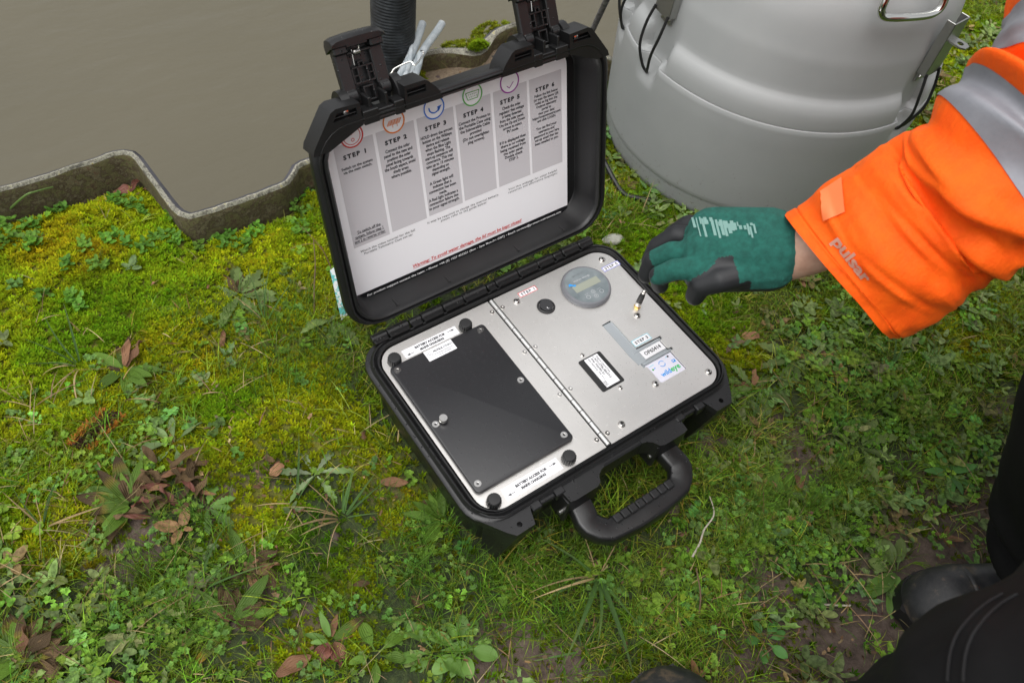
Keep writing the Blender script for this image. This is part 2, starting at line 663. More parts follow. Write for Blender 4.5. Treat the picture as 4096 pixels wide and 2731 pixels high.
def arrow(q, x0, x1, y, mat):
    d = 1 if x1 > x0 else -1
    q.add(*bar2d(x0, y, x1 - d * .002, y, .0006), mat, False, T(0, 0, .00042))
    q.add([(x1, y, 0), (x1 - d * .0044, y + .0016, 0), (x1 - d * .0034, y, 0), (x1 - d * .0044, y - .0016, 0)], [(0, 1, 2, 3)], mat, False, T(0, 0, .00042))


def sticker(name, x0, x1, y0, y1, z, edge=None, w=.0008, label=None):
    q = MB()
    q.box(x0, x1, y0, y1, z - .0002, z + .00015, .00005, 0)
    if edge:
        vs, fs = frame2d(x0, x1, y0, y1, w)
        q.add(vs, fs, 1, False, T(0, 0, z + .00022))
    o = q.build(name, ['white', edge] if edge else ['white'], case)
    if label:
        o['label'] = label
    return o


def letters(parent, items, name='lettering'):
    """items: (vs, fs, material); one mesh"""
    q = MB()
    mats = []
    for vs, fs, mt, M in items:
        if mt not in mats:
            mats.append(mt)
        q.add(vs, fs, mats.index(mt), False, M)
    return q.build(name, mats, parent, fix=False)


for (x0, x1, y0, y1) in ((-.1448, -.0698, .0968, .1094), (-.1458, -.0712, -.1163, -.1011)):
    o = sticker('access_sticker', x0, x1, y0, y1, .0001, label='white sticker reading battery access for mains charging, ' + ('nearest the hinge' if y0 > 0 else 'nearest the handle'))
    yc = (y0 + y1) / 2
    hh = .0031
    it = [(*text("BATTERY ACCESS FOR", x0 + .0165, x1 - .0165, yc + .0009, hh, bold=.045), 'ink', T(0, 0, .0004)),
          (*text("MAINS CHARGING", x0 + .0210, x1 - .0210, yc - .0042, hh, bold=.045), 'ink', T(0, 0, .0004))]
    letters(o, it)
    a = MB()
    arrow(a, x0 + .0125, x0 + .0032, yc - .0026, 0)
    arrow(a, x1 - .0125, x1 - .0032, yc + .0024, 0)
    a.build('arrow_print', 'ink', o, fix=False)

# maker sticker
o = sticker('maker_sticker', -.1258, -.0877, .0758, .0909, .0067)
zz = T(0, 0, .0072)
it = [(*text("PROTEUS", -.1150, -.1025, .0845, .0026, bold=.02), 'ink', zz), (*text("INSTRUMENTS", -.1015, -.0888, .0845, .0026), 'ink_soft', zz),
      (*text("www.proteus-instruments.com", -.1150, -.0905, .0810, .0016), 'ink_soft', zz), (*text("Tel: +44 1527 433221", -.1120, -.0940, .0780, .0016), 'ink_soft', zz)]
for cx, cy, r in ((-.1203, .0880, .0016), (-.1224, .0845, .0016), (-.1190, .0832, .0016)):
    it.append((*ring(cx, cy, r, .0003, 18), 'ink_soft', zz))
letters(o, it)

# step stickers, border printed in the colour of the step
for x0, x1, y0, y1, wd, edge, lb in ((.0268, .0541, .1049, .1128, "STEP 1", 'ink_red', 'red edged sticker reading step 1'), (.1491, .1768, .0851, .0930, "STEP 5", 'edge_blue', 'violet edged sticker reading step 5'),
                                     (.1060, .1331, -.0305, -.0206, "STEP 3", 'edge_cyan', 'cyan edged sticker reading step 3')):
    o = sticker('step_sticker', x0, x1, y0, y1, .0001, edge, label=lb)
    letters(o, [(*text(wd, x0 + .0034, x1 - .0034, (y0 + y1) / 2 - .0020, .0040, bold=.022), 'ink', T(0, 0, .0004))])

# ---- rocker switch
b = MB()
b.lathe([(.0118, 0), (.0118, .0012), (.0112, .0022), (.0098, .0026), (.0090, .0018)], 36, cap0=False, cap1=False, M=T(.0464, .0772, 0))
sw = b.build('rocker_switch', 'knob', case)
b = MB()
rk = [[(.0464 + .0084 * math.cos(2 * PI * k / 28), .0772 + .0084 * math.sin(2 * PI * k / 28), z + .20 * .0084 * math.sin(2 * PI * k / 28) + .05 * .0084 * abs(math.sin(2 * PI * k / 28))) for k in range(28)] for z in (.0008, .0034)]
b.loft(rk, 0, False, True)
rkr = b.build('rocker', 'cover', sw, sharp=30)
Mr = T(.0464, .0772, .0037) @ Matrix.Rotation(math.atan(.2), 4, 'X')
letters(sw, [(*bar2d(0, .0022, 0, .0054, .0007), 'ink_white', Mr), (*ring(.0004, -.0040, .0018, .0006, 20), 'ink_white', Mr)], 'switch_marks')

# ---- round charge meter
cxm, cym = .1095, .0758
b = MB()
b.lathe([(.0325, 0), (.0330, .0012), (.0326, .0048), (.0312, .0070), (.0296, .0076), (.0288, .0074)], 56, cap0=False, cap1=False, M=T(cxm, cym, 0))
meter = b.build('charge_meter', 'meter_rim', case)
b = MB()
b.lathe([(.0290, .0074), (.0282, .0073), (.0001, .0073)], 56, cap0=False, cap1=False, M=T(cxm, cym, 0))
b.build('meter_face', 'meter_face', meter)
b = MB()
b.add(*rect(cxm - .0198, cxm + .0200, cym - .0052, cym + .0058), 0, False, T(0, 0, .0075))
b.build('display_window', 'lcd', meter, fix=False)
zt = T(0, 0, .0076)
it = [(*ring(cxm + dx, cym + dy, r, .0007, 24), 'ink_faint', zt) for dx, dy, r in ((-.0106, -.0176, .0030), (.0106, -.0180, .0030))]
letters(meter, it, 'button_ring')
it = [(*ring(cxm + .0003, cym - .0132, .0029, .0006, 24), 'ink_faint', zt), (*ring(cxm - .0004, cym - .0209, .0029, .0006, 24), 'ink_faint', zt),
      ([(cxm + .0003 - .0012, cym - .0140, 0), (cxm + .0003 + .0012, cym - .0140, 0), (cxm + .0003, cym - .0120, 0)], [(0, 1, 2)], 'ink_faint', zt),
      ([(cxm - .0004 - .0012, cym - .0200, 0), (cxm - .0004 + .0012, cym - .0200, 0), (cxm - .0004, cym - .0220, 0)], [(0, 1, 2)], 'ink_faint', zt)]
letters(meter, it, 'arrow_button')
it = [(*text("victron energy", cxm - .0130, cxm + .0135, cym + .0105, .0028, bold=.01), 'ink_faint', zt), (*text("MPPT CONTROL", cxm - .0080, cxm + .0080, cym + .0185, .0017), 'meter_rim', zt),
      (*text("SETUP", cxm - .0130, cxm - .0075, cym - .0130, .0012), 'ink_faint', zt), (*text("SELECT", cxm + .0070, cxm + .0130, cym - .0135, .0012), 'ink_faint', zt)]
sw_ = []
for k in range(13):
    t_ = k / 12
    sw_.append((cxm - .0222 + .0090 * t_, cym + .0086 + .0022 * math.sin(t_ * 5.6) + .0010, 0))
for k in range(12, -1, -1):
    t_ = k / 12
    sw_.append((cxm - .0222 + .0090 * t_, cym + .0064 + .0018 * math.sin(t_ * 5.0 + .5), 0))
it.append((sw_, [tuple(range(26))], 'logo_blue', zt))
letters(meter, it)

# ---- aerial socket with a short black plug leaning up
b = MB()
b.lathe([(.0046, 0), (.0046, .0022), (.0034, .0026), (.0034, .0045)], 6, M=T(.1493, .0181, 0), cap0=False)
ant = b.build('aerial_socket', 'gold', case)
b = MB()
ax = Matrix.Translation((.1493, .0181, .0045)) @ Matrix.Rotation(rad(4), 4, 'X')
b.lathe([(.0040, 0), (.0042, .0010), (.0042, .0062), (.0038, .0068)], 18, M=ax)
b.build('plug_collar', 'screw', ant)
b = MB()
b.lathe([(.0037, .0066), (.0040, .0080), (.0038, .0170), (.0030, .0238), (.0026, .0244)], 18, M=ax)
b.build('plug_sleeve', 'knob', ant)
b = MB()
b.lathe([(.0022, .0240), (.0025, .0250), (.0025, .0282), (.0018, .0298), (.0006, .0304)], 14, M=ax)
b.build('plug_tip', 'screw', ant)
# thin black lead that lies along the right rim
b = MB()
b.tube([(.1768, .0850, .0012), (.1772, .070, .0022), (.1768, .052, .0022), (.1766, .036, .0016), (.1768, .028, -.0005)], .0013, 8)
b.build('black_lead', 'rubber', case)

# ---- modem seen through the cut-out
b = MB()
vs, fs = plate([(p[0], p[1]) for p in slot], (), -.0250, -.0035)
b.add([(x, y, z) for x, y, z in vs if True], fs, 0, False)
for y0, y1 in ((-.0370, -.0330), (-.0565, -.0528)):
    b.box(.0985, .1410, y0, y1, -.0036, -.0012, .0008)
b.box(.0908, .1066, -.0530, .0176, -.0036, -.0018, .0014)
modem = b.build('modem', 'grey_plastic', case)
b = MB()
b.box(.0992, .1412, -.0874, -.0572, -.006, -.0022, .0006)
face = b.build('modem_face', 'white_plastic', modem)
zf = T(0, 0, -.0020)
it = [(*text("wild", .1078, .1232, -.0812, None, bold=.02), 'logo_blue', zf), (*text("eye", .1236, .1380, -.0812, None, bold=.02), 'logo_green', zf),
      (*ring(.1200, -.0655, .0044, .0009, 20, .35, 2.9), 'logo_blue', zf), (*ring(.1200, -.0655, .0044, .0009, 20, 3.5, 6.05), 'logo_blue', zf),
      (*bar2d(.1026, -.0614, .1100, -.0612, .0008), 'edge_cyan', zf), (*bar2d(.1062, -.0665, .1086, -.0660, .0012), 'logo_blue', zf), (*bar2d(.1296, -.0610, .1318, -.0606, .0010), 'edge_cyan', zf),
      (*rect(.1332, .1384, -.0716, -.0674), 'logo_blue', zf), ([(.1340, -.0708, .0001), (.1378, -.0682, .0001), (.1344, -.0682, .0001)], [(0, 1, 2)], 'white_plastic', zf)]
letters(modem, it)
for x, y, mt, nm in ((.1043, -.0668, 'led_green', 'status_lamp'), (.1335, -.0608, 'dark', 'status_lamp')):
    b = MB()
    b.lathe([(.0013, -.0022), (.0012, -.0018), (.0001, -.0016)], 14, M=T(x, y, 0), cap0=False)
    b.build(nm, mt, modem)
b = MB()
b.box(.1068, .1408, -.0500, -.0362, -.0036, -.0026, .0002)
b.build('number_sticker', 'white', modem)
letters(modem, [(*text("OP65414", .1108, .1368, -.0456, .0052, bold=.015), 'ink', T(0, 0, -.0024))], 'number_lettering')
b = MB()
b.add(*frame2d(.1062, .1412, -.0506, -.0356, .0005), 0, False, T(0, 0, -.0023))
b.build('sticker_edge', 'ink_soft', modem, fix=False)

# ---- relay module
b = MB()
b.loft([rr(hx, hy, r, z, .0461, -.0366) for hx, hy, r, z in ((.0170, .0250, .0025, -.001), (.0170, .0250, .0025, .0004), (.0166, .0246, .0022, .0009))], 0, False, True)
relay = b.build('relay_module', 'knob', case)
b = MB()
b.box(.0372, .0574, -.0587, -.0135, .0005, .0011, .0001)
rl = b.build('relay_sticker', 'white', relay)
Mt = Matrix.Translation((0, 0, .0013)) @ Matrix.Rotation(-PI / 2, 4, 'Z')       # x_text -> -Y, y_text -> +X
it = []
for body, xa, xb, y, hgt, bd in (("Outpost Central Corp.", .0158, .0435, .0532, .0026, 0), ("ACC-CTRL-RELAY-S", .0175, .0500, .0491, .0028, .02), ("SDI12", .0140, .0170, .0491, .0018, 0),
                                 ("P/N: P50785-01", .0165, .0420, .0451, .0026, .02), ("HW: P00719-01  FW: 3.1.2", .0150, .0480, .0414, .0022, 0), ("RELAY", .0500, .0570, .0400, .0018, 0), ("RATED", .0500, .0570, .0378, .0018, 0)):
    it.append((*text(body, xa, xb, y, hgt, bold=bd), 'ink', Mt))
letters(relay, it)

# ---- carry handle, swung out flat
hz = -.041
P = [(-.0655, -.141), (-.0658, -.150), (-.0672, -.160), (-.0688, -.168), (-.0680, -.1745), (-.0610, -.1840), (-.0520, -.1908), (-.036, -.1928), (-.018, -.1950), (0, -.1952)]
P = P + [(-x, y) for x, y in P[-2::-1]]
P2 = []
for k in range(len(P) - 1):
    for t_ in (0, .5):
        P2.append((P[k][0] * (1 - t_) + P[k + 1][0] * t_, P[k][1] * (1 - t_) + P[k + 1][1] * t_))
P2.append(P[-1])
loops = []
for k, (x, y) in enumerate(P2):
    a_, c_ = P2[max(k - 1, 0)], P2[min(k + 1, len(P2) - 1)]
    d = Vector((c_[0] - a_[0], c_[1] - a_[1])).normalized()
    nx, ny = -d.y, d.x
    mid = 1 - min(1, abs(x) / .066)
    hw = .0138 - .0006 * mid
    ht = .0100 + .002 * mid
    sag = hz - .010 * max(0, min(1, (-y - .15) / .045))
    lp = []
    for i in range(16):
        a = 2 * PI * i / 16
        ca, sa = math.cos(a), math.sin(a)
        ex = .34
        lp.append((x + nx * hw * math.copysign(abs(ca) ** ex, ca), y + ny * hw * math.copysign(abs(ca) ** ex, ca), sag + ht * math.copysign(abs(sa) ** ex, sa)))
    loops.append(lp)
b = MB()
b.loft(loops, 0, True, True)
handle = b.build('carry_handle', 'shell', case, sharp=50)
for k in range(8):                          # raised grip pads on the inner face of the bar
    b = MB()
    x = -.0385 + k * .011
    b.box(x - .0050, x + .0050, -.1905, -.1800, -.0460, -.0355, .0012)
    b.build('grip_pad', 'shell', handle)
for s in (-1, 1):
    b = MB()
    b.tube([(s * .0405, -.1455, -.036), (s * .0412, -.1455, -.036), (s * .0930, -.1455, -.036)], [.0022, .0030, .0030], 12)
    b.build('handle_pin', 'dull_steel', handle)

# ---- lid, leaning back 16 degrees on the hinge
LT = rad(16)
LH = Vector((0, .137, .006))
ML = Matrix(((1, 0, 0, 0), (0, math.sin(LT), math.cos(LT), LH.y), (0, math.cos(LT), -math.sin(LT), LH.z), (0, 0, 0, 1)))   # (X, V up the lid, W to the back)
VC = .1435
b = MB()
lid = [(.168, .112, .0400, .030), (.1690, .1130, .0385, .031), (.1722, .1160, .012, .032), (.1732, .1170, .0040, .033), (.1745, .1182, .0010, .034), (.1765, .1195, -.0006, .035), (.1790, .1212, .0000, .036),
       (.1796, .1216, .0026, .036), (.1812, .1226, .0028, .037), (.1818, .1230, -.0012, .037), (.1840, .1244, -.0016, .038), (.1850, .1250, .0010, .038),
       (.1880, .1262, .0016, .039), (.1896, .1268, .0030, .040), (.1900, .1270, .0060, .040), (.1896, .1266, .0105, .040), (.1870, .1245, .0130, .039), (.1800, .1190, .0160, .037),
       (.1760, .1150, .0480, .036), (.1700, .1100, .0530, .034)]
b.loft([rr(hx, hy, r, w, 0, VC) for hx, hy, w, r in lid], 0, True, True, M=ML)
for x in (-.125, -.052, .052, .125):                        # faint ribs on the inner walls
    b.box(x - .0012, x + .0012, VC - .1172, VC - .1150, .006, .039, .0006, M=ML)
for s in (-1, 1):
    # pocketed blocks along the top edge, either side of the latch
    for outl, pocket in (([(.0370, .262), (.0400, .2705), (.0440, .2760), (.0520, .2845), (.0560, .2868), (.0800, .2870), (.0812, .262)], [(.0555, .2745), (.0555, .2825), (.0775, .2825), (.0775, .2745)]),
                         ([(.1300, .262), (.1300, .2850), (.1560, .2862), (.1620, .2835), (.1860, .2520), (.1880, .246), (.170, .246)], [(.1345, .2735), (.1345, .2815), (.1555, .2815), (.1610, .2735)])):
        for w0, w1, hol in ((-.0010, .0060, [[(s * x, v) for x, v in pocket]]), (.0060, .0240, [])):
            vs, fs = plate([(s * x, v) for x, v in outl], hol, w0, w1)
            b.add(vs, fs, 0, False, ML)
        v0 = pocket[0][1]
        b.box(s * (pocket[0][0]), s * (pocket[-1][0]), v0 + .0022, v0 + .0032, .0008, .0062, .0003, M=ML)
    # rounded ears behind the blocks that carry the latch pin
    for x in (.0775, .1375):
        q = [[(s * x + dx, .2690 + .0220 * math.sin(PI * k / 12), .0250 - .0170 * math.cos(PI * k / 12)) for k in range(13)] for dx in (-.0045, .0045)]
        b.loft(q, 0, True, True, closed=True, M=ML)
    # stepped sill under the latch
    for x0, x1, v1, w0 in ((.0815, .0930, .2745, -.0012), (.0930, .1110, .2715, .0006), (.1110, .1285, .2745, -.0012)):
        b.box(s * x0, s * x1, .2600, v1, w0, .014, .0008, M=ML)
    for x in (.0985, .1175):
        b.box(s * x - .0016, s * x + .0016, .262, .2850, .003, .0200, .0006, M=ML)
lid_o = b.build('lid_shell', 'lid', case)
for s in (-1, 1):
    b = MB()
    b.lathe([(.0032, 0), (.0030, .0016), (.0012, .0022)], 8, M=ML @ T(s * .1435, .2772, .0058) @ Matrix.Rotation(PI, 4, 'X'), cap0=False)
    b.build('lid_screw', 'screw', lid_o)
g = MB()
g.loft([rr(.1812, .1226, .037, .0026, 0, VC), rr(.1805, .1222, .0368, .0012, 0, VC), rr(.1798, .1217, .0365, .0026, 0, VC)], M=ML)
g.build('lid_seal', 'rubber', lid_o)

# ---- two latches, flipped open and pointing up past the lid
LA = rad(31)
for s, lab in ((-1, 'latch at the left of the lid'), (1, 'latch at the right of the lid')):
    O = ML @ Vector((s * .1085, .2830, .0230))
    # local: x across, y along the latch (up), z towards the viewer
    Mt = Matrix(((1, 0, 0, O.x), (0, math.sin(LA), -math.cos(LA), O.y), (0, math.cos(LA), math.sin(LA), O.z), (0, 0, 0, 1)))
    b = MB()
    b.box(-.0258, .0258, -.0130, .0460, -.0070, -.0045, .0012, M=Mt)          # back skin
    for e in (-1, 1):
        b.box(e * .0258, e * .0120, .004, .0400, -.0050, .0024, .0010, M=Mt)  # side pads
        b.box(e * .0262, e * .0246, .000, .0430, -.0060, .0010, .0006, M=Mt)
        b.tube([Mt @ Vector((e * .0235, -.0010, -.002)), Mt @ Vector((e * .0135, -.0010, -.002))], .0078, 18)
        b.box(e * .0240, e * .0130, -.0070, .0060, -.0080, .0040, .0016, M=Mt)
    for x0, x1, y0, y1 in ((-.0120, .0120, .0085, .0102), (-.0120, .0120, .0235, .0252), (-.0120, -.0104, .0085, .0252), (.0104, .0120, .0085, .0252), (-.0058, -.0042, .0085, .0252), (.0042, .0058, .0085, .0252),
                           (-.0032, -.0018, .0252, .0292), (.0018, .0032, .0252, .0292), (-.0032, .0032, .0282, .0298), (-.0104, -.0042, .0160, .0172), (.0042, .0104, .0160, .0172)):
        b.box(x0, x1, y0, y1, -.0050, .0018, .0003, M=Mt)
    # lug between the pins
    b.box(-.0060, .0060, -.0090, -.0074, -.006, .0050, .0006, M=Mt)
    b.box(-.0060, .0060, .0040, .0058, -.006, .0050, .0006, M=Mt)
    for e in (-1, 1):
        b.box(e * .0060, e * .0044, -.0090, .0058, -.006, .0050, .0005, M=Mt)
    for e in (-1, 1):                         # hooks of the cap
        b.box(e * .0270, e * .0125, .0400, .0480, -.0040, .0080, .0014, M=Mt)
    latch = b.build('latch', 'latch', case, sharp=30)
    latch['label'] = lab
    # curved hood at the tip
    b = MB()
    lps = []
    for x, k in ((-.0292, .55), (-.0285, .8), (-.0235, 1), (-.012, 1.08), (0, 1.1), (.012, 1.08), (.0225, 1), (.0270, .75), (.0290, .45)):
        yt = .0475 + .0095 * k
        lps.append([(x, .0420, -.0078), (x, yt - .003, -.0085), (x, yt, -.0055), (x, yt + .0006, .0010), (x, yt - .0010, .0085), (x, yt - .0042, .0125), (x, .0478, .0118), (x, .0470, .0050), (x, .0440, -.0040)])
    b.loft(lps, 0, True, True, M=Mt)
    b.box(-.0130, .0115, .0440, .0525, -.0050, .0060, .0012, M=Mt)
    for x in (-.0090, -.0030, .0040, .0085):
        b.box(x - .0012, x + .0012, .0500, .0555, .0010, .0068, .0006, M=Mt)
    b.build('latch_hood', 'latch', latch, sharp=40)
    # coil spring on its pin
    b = MB()
    b.tube([Mt @ Vector((-.0125, .0388, .0020)), Mt @ Vector((.0125, .0388, .0020))], .0016, 10)
    b.build('latch_pin', 'rubber', latch)
    b = MB()
    hel = [(-.0062 + .0072 * k / 60, .0388 + .0029 * math.cos(2 * PI * 5.5 * k / 60), .0022 + .0029 * math.sin(2 * PI * 5.5 * k / 60)) for k in range(61)]
    hel = [(-.0072, .0270, .0012)] + hel + [(.0012, .0450, .0050)]
    b.tube([Mt @ Vector(p) for p in hel], .00042, 6)
    b.build('coil_spring', 'screw', latch)

# ---- instruction sheet glued inside the lid
WS = .0380
b = MB()
out = rr(.1582, .1150, .028, WS, -.0028, .1435, n=8)
so = [(x, y) for x, y, z in out if y > .1435]
so = so + [(-.161, .0282), (.1545, .0282)]
vs, fs = plate(so, (), WS - .0004, WS + .002)
b.add(vs, fs, 0, False, ML)
sheet = b.build('instruction_sheet', 'sheet_white', case)
MS = lambda w: ML @ T(0, 0, WS - w)
b = MB()
b.add([(-.161, .0282, 0), (.1545, .0282, 0), (.1545, .0398, 0), (-.161, .0398, 0)], [(0, 1, 2, 3)], 0, False, MS(.00055))
b.build('footer_band', 'sheet_black', sheet, fix=False)
xs = [(-.1522, -.1058), (-.1022, -.0556), (-.0520, -.0050), (-.0017, .0451), (.0488, .0962), (.0996, .1470)]
steps = [
    ("STEP 1", [("Switch on the system\nvia the main switch.", .1955, .2001, -.1480, -.1108)], 'ink_red'),
    ("STEP 2", [("Connect the solar\npanel to the case and\nposition the solar\npanel facing towards\nthe South aspect, avoid\nshady areas\nwhere possible.", .1708, .2031, -.0990, -.0600)], 'ink_orange'),
    ("STEP 3", [("HOLD down the arrows\nbutton on the Wildeye\ndevice and release\nwhen the Blue Light\nstops flashing. The\nstart-up sequence will\ncommence. This may\ntake up to 15 minutes\ndepending on\nsignal strength.", .1560, .2035, -.0500, -.0085),
                ("A Green light will\nindicate that a\nconnection has been\nmade.\nA Red light indicates a\nconnection failure due\nto poor signal strength.", .1128, .1455, -.0512, -.0090)], 'ink_blue'),
    ("STEP 4", [("Connect the Proteus to\nthe Portable Case using\nthe Submersible Cable\nprovided\n(Do not overtighten\nplug screws).", .1778, .2045, .0000, .0432)], 'ink_green'),
    ("STEP 5", [("Check the solar\nregulator that voltage\nis being detected\nfrom the solar panel.\nUse the Up and Down\narrows to select\n'PV' mode.", .1735, .2048, .0545, .0915), ("If 0 is displayed then\nthere is no voltage\nbeing received from\nthe solar panel.\nDouble check\nSTEP 2.", .1360, .1625, .0535, .0915)], 'ink_purple'),
    ("STEP 6", [("Follow the link below\n(or scan the above QR\ncode) to log into the\nOutpost telemetry\nportal to\nview your data:\nhttps://outpostcentral.com\nand click LOGIN.", .1725, .2050, .1025, .1450), ("You can find your\nusername and\npassword in your hire\nset-up email that has\nbeen emailed to you.", .1432, .1632, .1040, .1422)], None)]
for k, ((x0, x1), (hd, paras, inkc)) in enumerate(zip(xs, steps)):
    bot = .1032 + .0012 * min(k, 3)
    b = MB()
    b.add(*rect(x0, x1, bot, .2290), 0, False, MS(.00055))
    b.build('step_column', 'sheet_grey', sheet, fix=False)
    it = [(*text(hd, x0 + .0088, x1 - .0108, .2116, .0050, bold=.045), 'ink', MS(.0008))]
    for body, y0, ytop, xa, xb in paras:
        n_l = body.count('\n')
        lh = (ytop - y0) / max(n_l, 1)
        it.append((*text(body, xa, xb, y0, n_l * lh + .0030 if n_l else None, bold=.020), 'ink', MS(.0008)))
    if k == 0:
        it.append((*text("To switch off the\nsystem, follow step 1\nand 2 in reverse order.", -.1500, -.1103, .1088, .0146, bold=.008), 'ink', MS(.0008)))
        for y, xa, xb in ((.1079, -.1500, -.1103), (.1137, -.1488, -.1115), (.1195, -.1452, -.1148)):
            it.append((*bar2d(xa, y, xb, y, .0004), 'ink', MS(.0008)))
    letters(sheet, it, 'step_lettering')
    if inkc:
        cx, cy = (x0 + x1) / 2 - .0005, .2352
        b = MB()
        b.add(*ring(cx, cy, .0133, .0133, 40), 0, False, MS(.0010))
        b.add(*ring(cx, cy, .0133, .0016, 40), 1, False, MS(.0013))
        mi = MS(.0013)
        if k == 0:
            b.add(*ring(cx, cy, .0100, .0008, 36), 1, False, mi)
            b.add(*ring(cx + .0004, cy - .0046, .0020, .0007, 20), 1, False, mi)
            b.add(*bar2d(cx, cy + .0010, cx, cy + .0060, .0009), 1, False, mi)
        elif k == 1:
            for i in range(5):
                f = i / 4
                b.add(*bar2d(cx - .0085 + .0013 * f * 0 + f * .0030, cy - .0030 + f * .0048, cx + .0062 + f * .0030, cy - .0030 + f * .0048, .0006), 1, False, mi)
                b.add(*bar2d(cx - .0085 + f * .0147, cy - .0030, cx - .0055 + f * .0147, cy + .0018, .0006), 1, False, mi)
            for x in (-.002, .0035):
                b.add(*bar2d(cx + x, cy - .0030, cx + x, cy - .0066, .0006), 1, False, mi)
        elif k == 2:
            b.add(*ring(cx, cy + .0006, .0072, .0016, 28, 3.0, 6.1), 1, False, mi)
            b.add([(cx + .0040, cy + .0000, 0), (cx + .0100, cy + .0010, 0), (cx + .0050, cy - .0060, 0)], [(0, 1, 2)], 1, False, mi)
        elif k == 3:
            for xa, ya, xb, yb in ((-.0090, .0035, .0090, .0035), (-.0090, .0035, -.0065, -.0050), (.0090, .0035, .0065, -.0050), (-.0065, -.0050, .0065, -.0050)):
                b.add(*bar2d(cx + xa, cy + ya, cx + xb, cy + yb, .0009), 1, False, mi)
            for i in range(5):
                for j in range(2):
                    b.add(*ring(cx - .0048 + i * .0024 + j * .0006, cy + .0008 - j * .0030, .0006, .0006, 8), 1, False, mi)
        elif k == 4:
            b.add(*bar2d(cx - .0042, cy - .0040, cx - .0005, cy - .0074, .0009), 1, False, mi)
            b.add(*bar2d(cx - .0008, cy - .0074, cx + .0052, cy - .0010, .0009), 1, False, mi)
        b.build('step_icon', ['sheet_white', inkc], sheet, fix=False)
it = [(*text("Watch the video tutorial for the full\nPortable Telemetry Case set-up:", -.1455, -.0735, .0902, .0072), 'ink', MS(.0008)),
      (*text("It may be required to charge the internal battery,\nplease refer to the guide below:", -.0558, .0468, .0922, .0070), 'ink', MS(.0008)),
      (*text("Visit this webpage for other helpful\nresources and alternative languages:", .0615, .1384, .0930, .0068), 'ink', MS(.0008)),
      (*text("Warning: To avoid water damage, the lid must be kept closed", -.0835, .0790, .0452, .0044, bold=.012, shear=.2), 'ink_red', MS(.0008)),
      (*bar2d(-.0835, .0440, .0790, .0440, .0005), 'ink_red', MS(.0008))]
letters(sheet, it)
letters(sheet, [(*text("For product support contact the team: \u2022 Phone: +44 (0) 1527 433221 (9am - 5pm Mon-Fri GMT) \u2022 Email: services@proteus-instruments.com", -.1482, .1432, .0330, .0032, bold=.02), 'ink_white', MS(.0009))], 'footer_lettering')

# =================================================================== setting: wall line, ground, water
WALL = [(-3.02, .515), (-2.98, .690), (-2.24, .690), (-2.215, .515), (-1.86, .515), (-1.835, .690), (-1.455, .690), (-1.435, .515), (-1.065, .515), (-1.045, .690), (-.660, .690),
        (-.285, .690), (-.272, .676), (-.262, .530), (-.252, .515), (-.105, .515), (-.088, .530), (-.078, .543), (-.030, .546), (.095, .546), (.118, .690), (.150, .705), (.300, .694), (.345, .676), (.395, .702), (.490, .700), (.512, .676),
        (.532, .560), (.545, .530), (.900, .530), (.925, .700), (1.30, .700), (1.325, .530), (1.69, .530), (1.715, .700), (2.10, .700), (2.13, .530), (2.52, .530), (2.55, .700), (3.0, .700)]
WX = np.array([p[0] for p in WALL])
WY = np.array([p[1] for p in WALL])


def wall_y(x):
    return np.interp(x, WX, WY)


def vnoise(x, y, seed=0):
    """smooth value noise, vectorised"""
    x = np.asarray(x, float)
    y = np.asarray(y, float)
    xi, yi = np.floor(x).astype(int), np.floor(y).astype(int)
    fx, fy = x - xi, y - yi
    fx, fy = fx * fx * (3 - 2 * fx), fy * fy * (3 - 2 * fy)

    def h(a, b):
        n = (a * 374761393 + b * 668265263 + seed * 1442695041) & 0x7fffffff
        n = ((n ^ (n >> 13)) * 1274126177) & 0x7fffffff
        return ((n ^ (n >> 16)) & 0xffff) / 65535.0
    return (h(xi, yi) * (1 - fx) + h(xi + 1, yi) * fx) * (1 - fy) + (h(xi, yi + 1) * (1 - fx) + h(xi + 1, yi + 1) * fx) * fy


def fbm(x, y, seed=0, oct=4):
    s, a, t = 0, 1, 0
    for k in range(oct):
        s = s + a * vnoise(x * 2 ** k, y * 2 ** k, seed + k)
        t += a
        a *= .5
    return s / t


def blobs(x, y, lst):
    o = np.zeros_like(x)
    for px, py, r, w in lst:
        c = at(px, py)
        o = np.maximum(o, w * np.exp(-(((x - c[0]) ** 2 + (y - c[1]) ** 2) / r ** 2)))
    return o


MOSS = [(250, 950, .20, 1.0), (600, 1000, .20, 1.0), (150, 1250, .18, 1.0), (750, 1120, .16, 1), (1050, 950, .18, .9), (60, 1450, .12, 1), (350, 1350, .13, .9), (1180, 1100, .13, .8), (820, 1480, .07, .7), (1150, 1560, .08, .85), (900, 1660, .08, .9), (200, 1750, .10, .9), (350, 1650, .09, .8), (120, 1950, .08, .9),
        (250, 2100, .06, .8), (1030, 2080, .05, .8), (1330, 1720, .06, .6), (1500, 1850, .05, .5), (1400, 2300, .05, .35), (1200, 2600, .04, .45), (1450, 2560, .03, .4), (2550, 950, .12, .85), (2750, 1240, .10, .9), (2900, 1330, .07, .8), (2600, 800, .10, .8), (3000, 1400, .05, .5), (3650, 1420, .06, .8), (3800, 1300, .08, .8),
        (3900, 250, .25, .9), (3950, 700, .18, .7), (4000, 1200, .10, .7), (2480, 720, .07, .8), (3300, 1250, .05, .6), (700, 1750, .06, .5), (1650, 2050, .06, .5)]
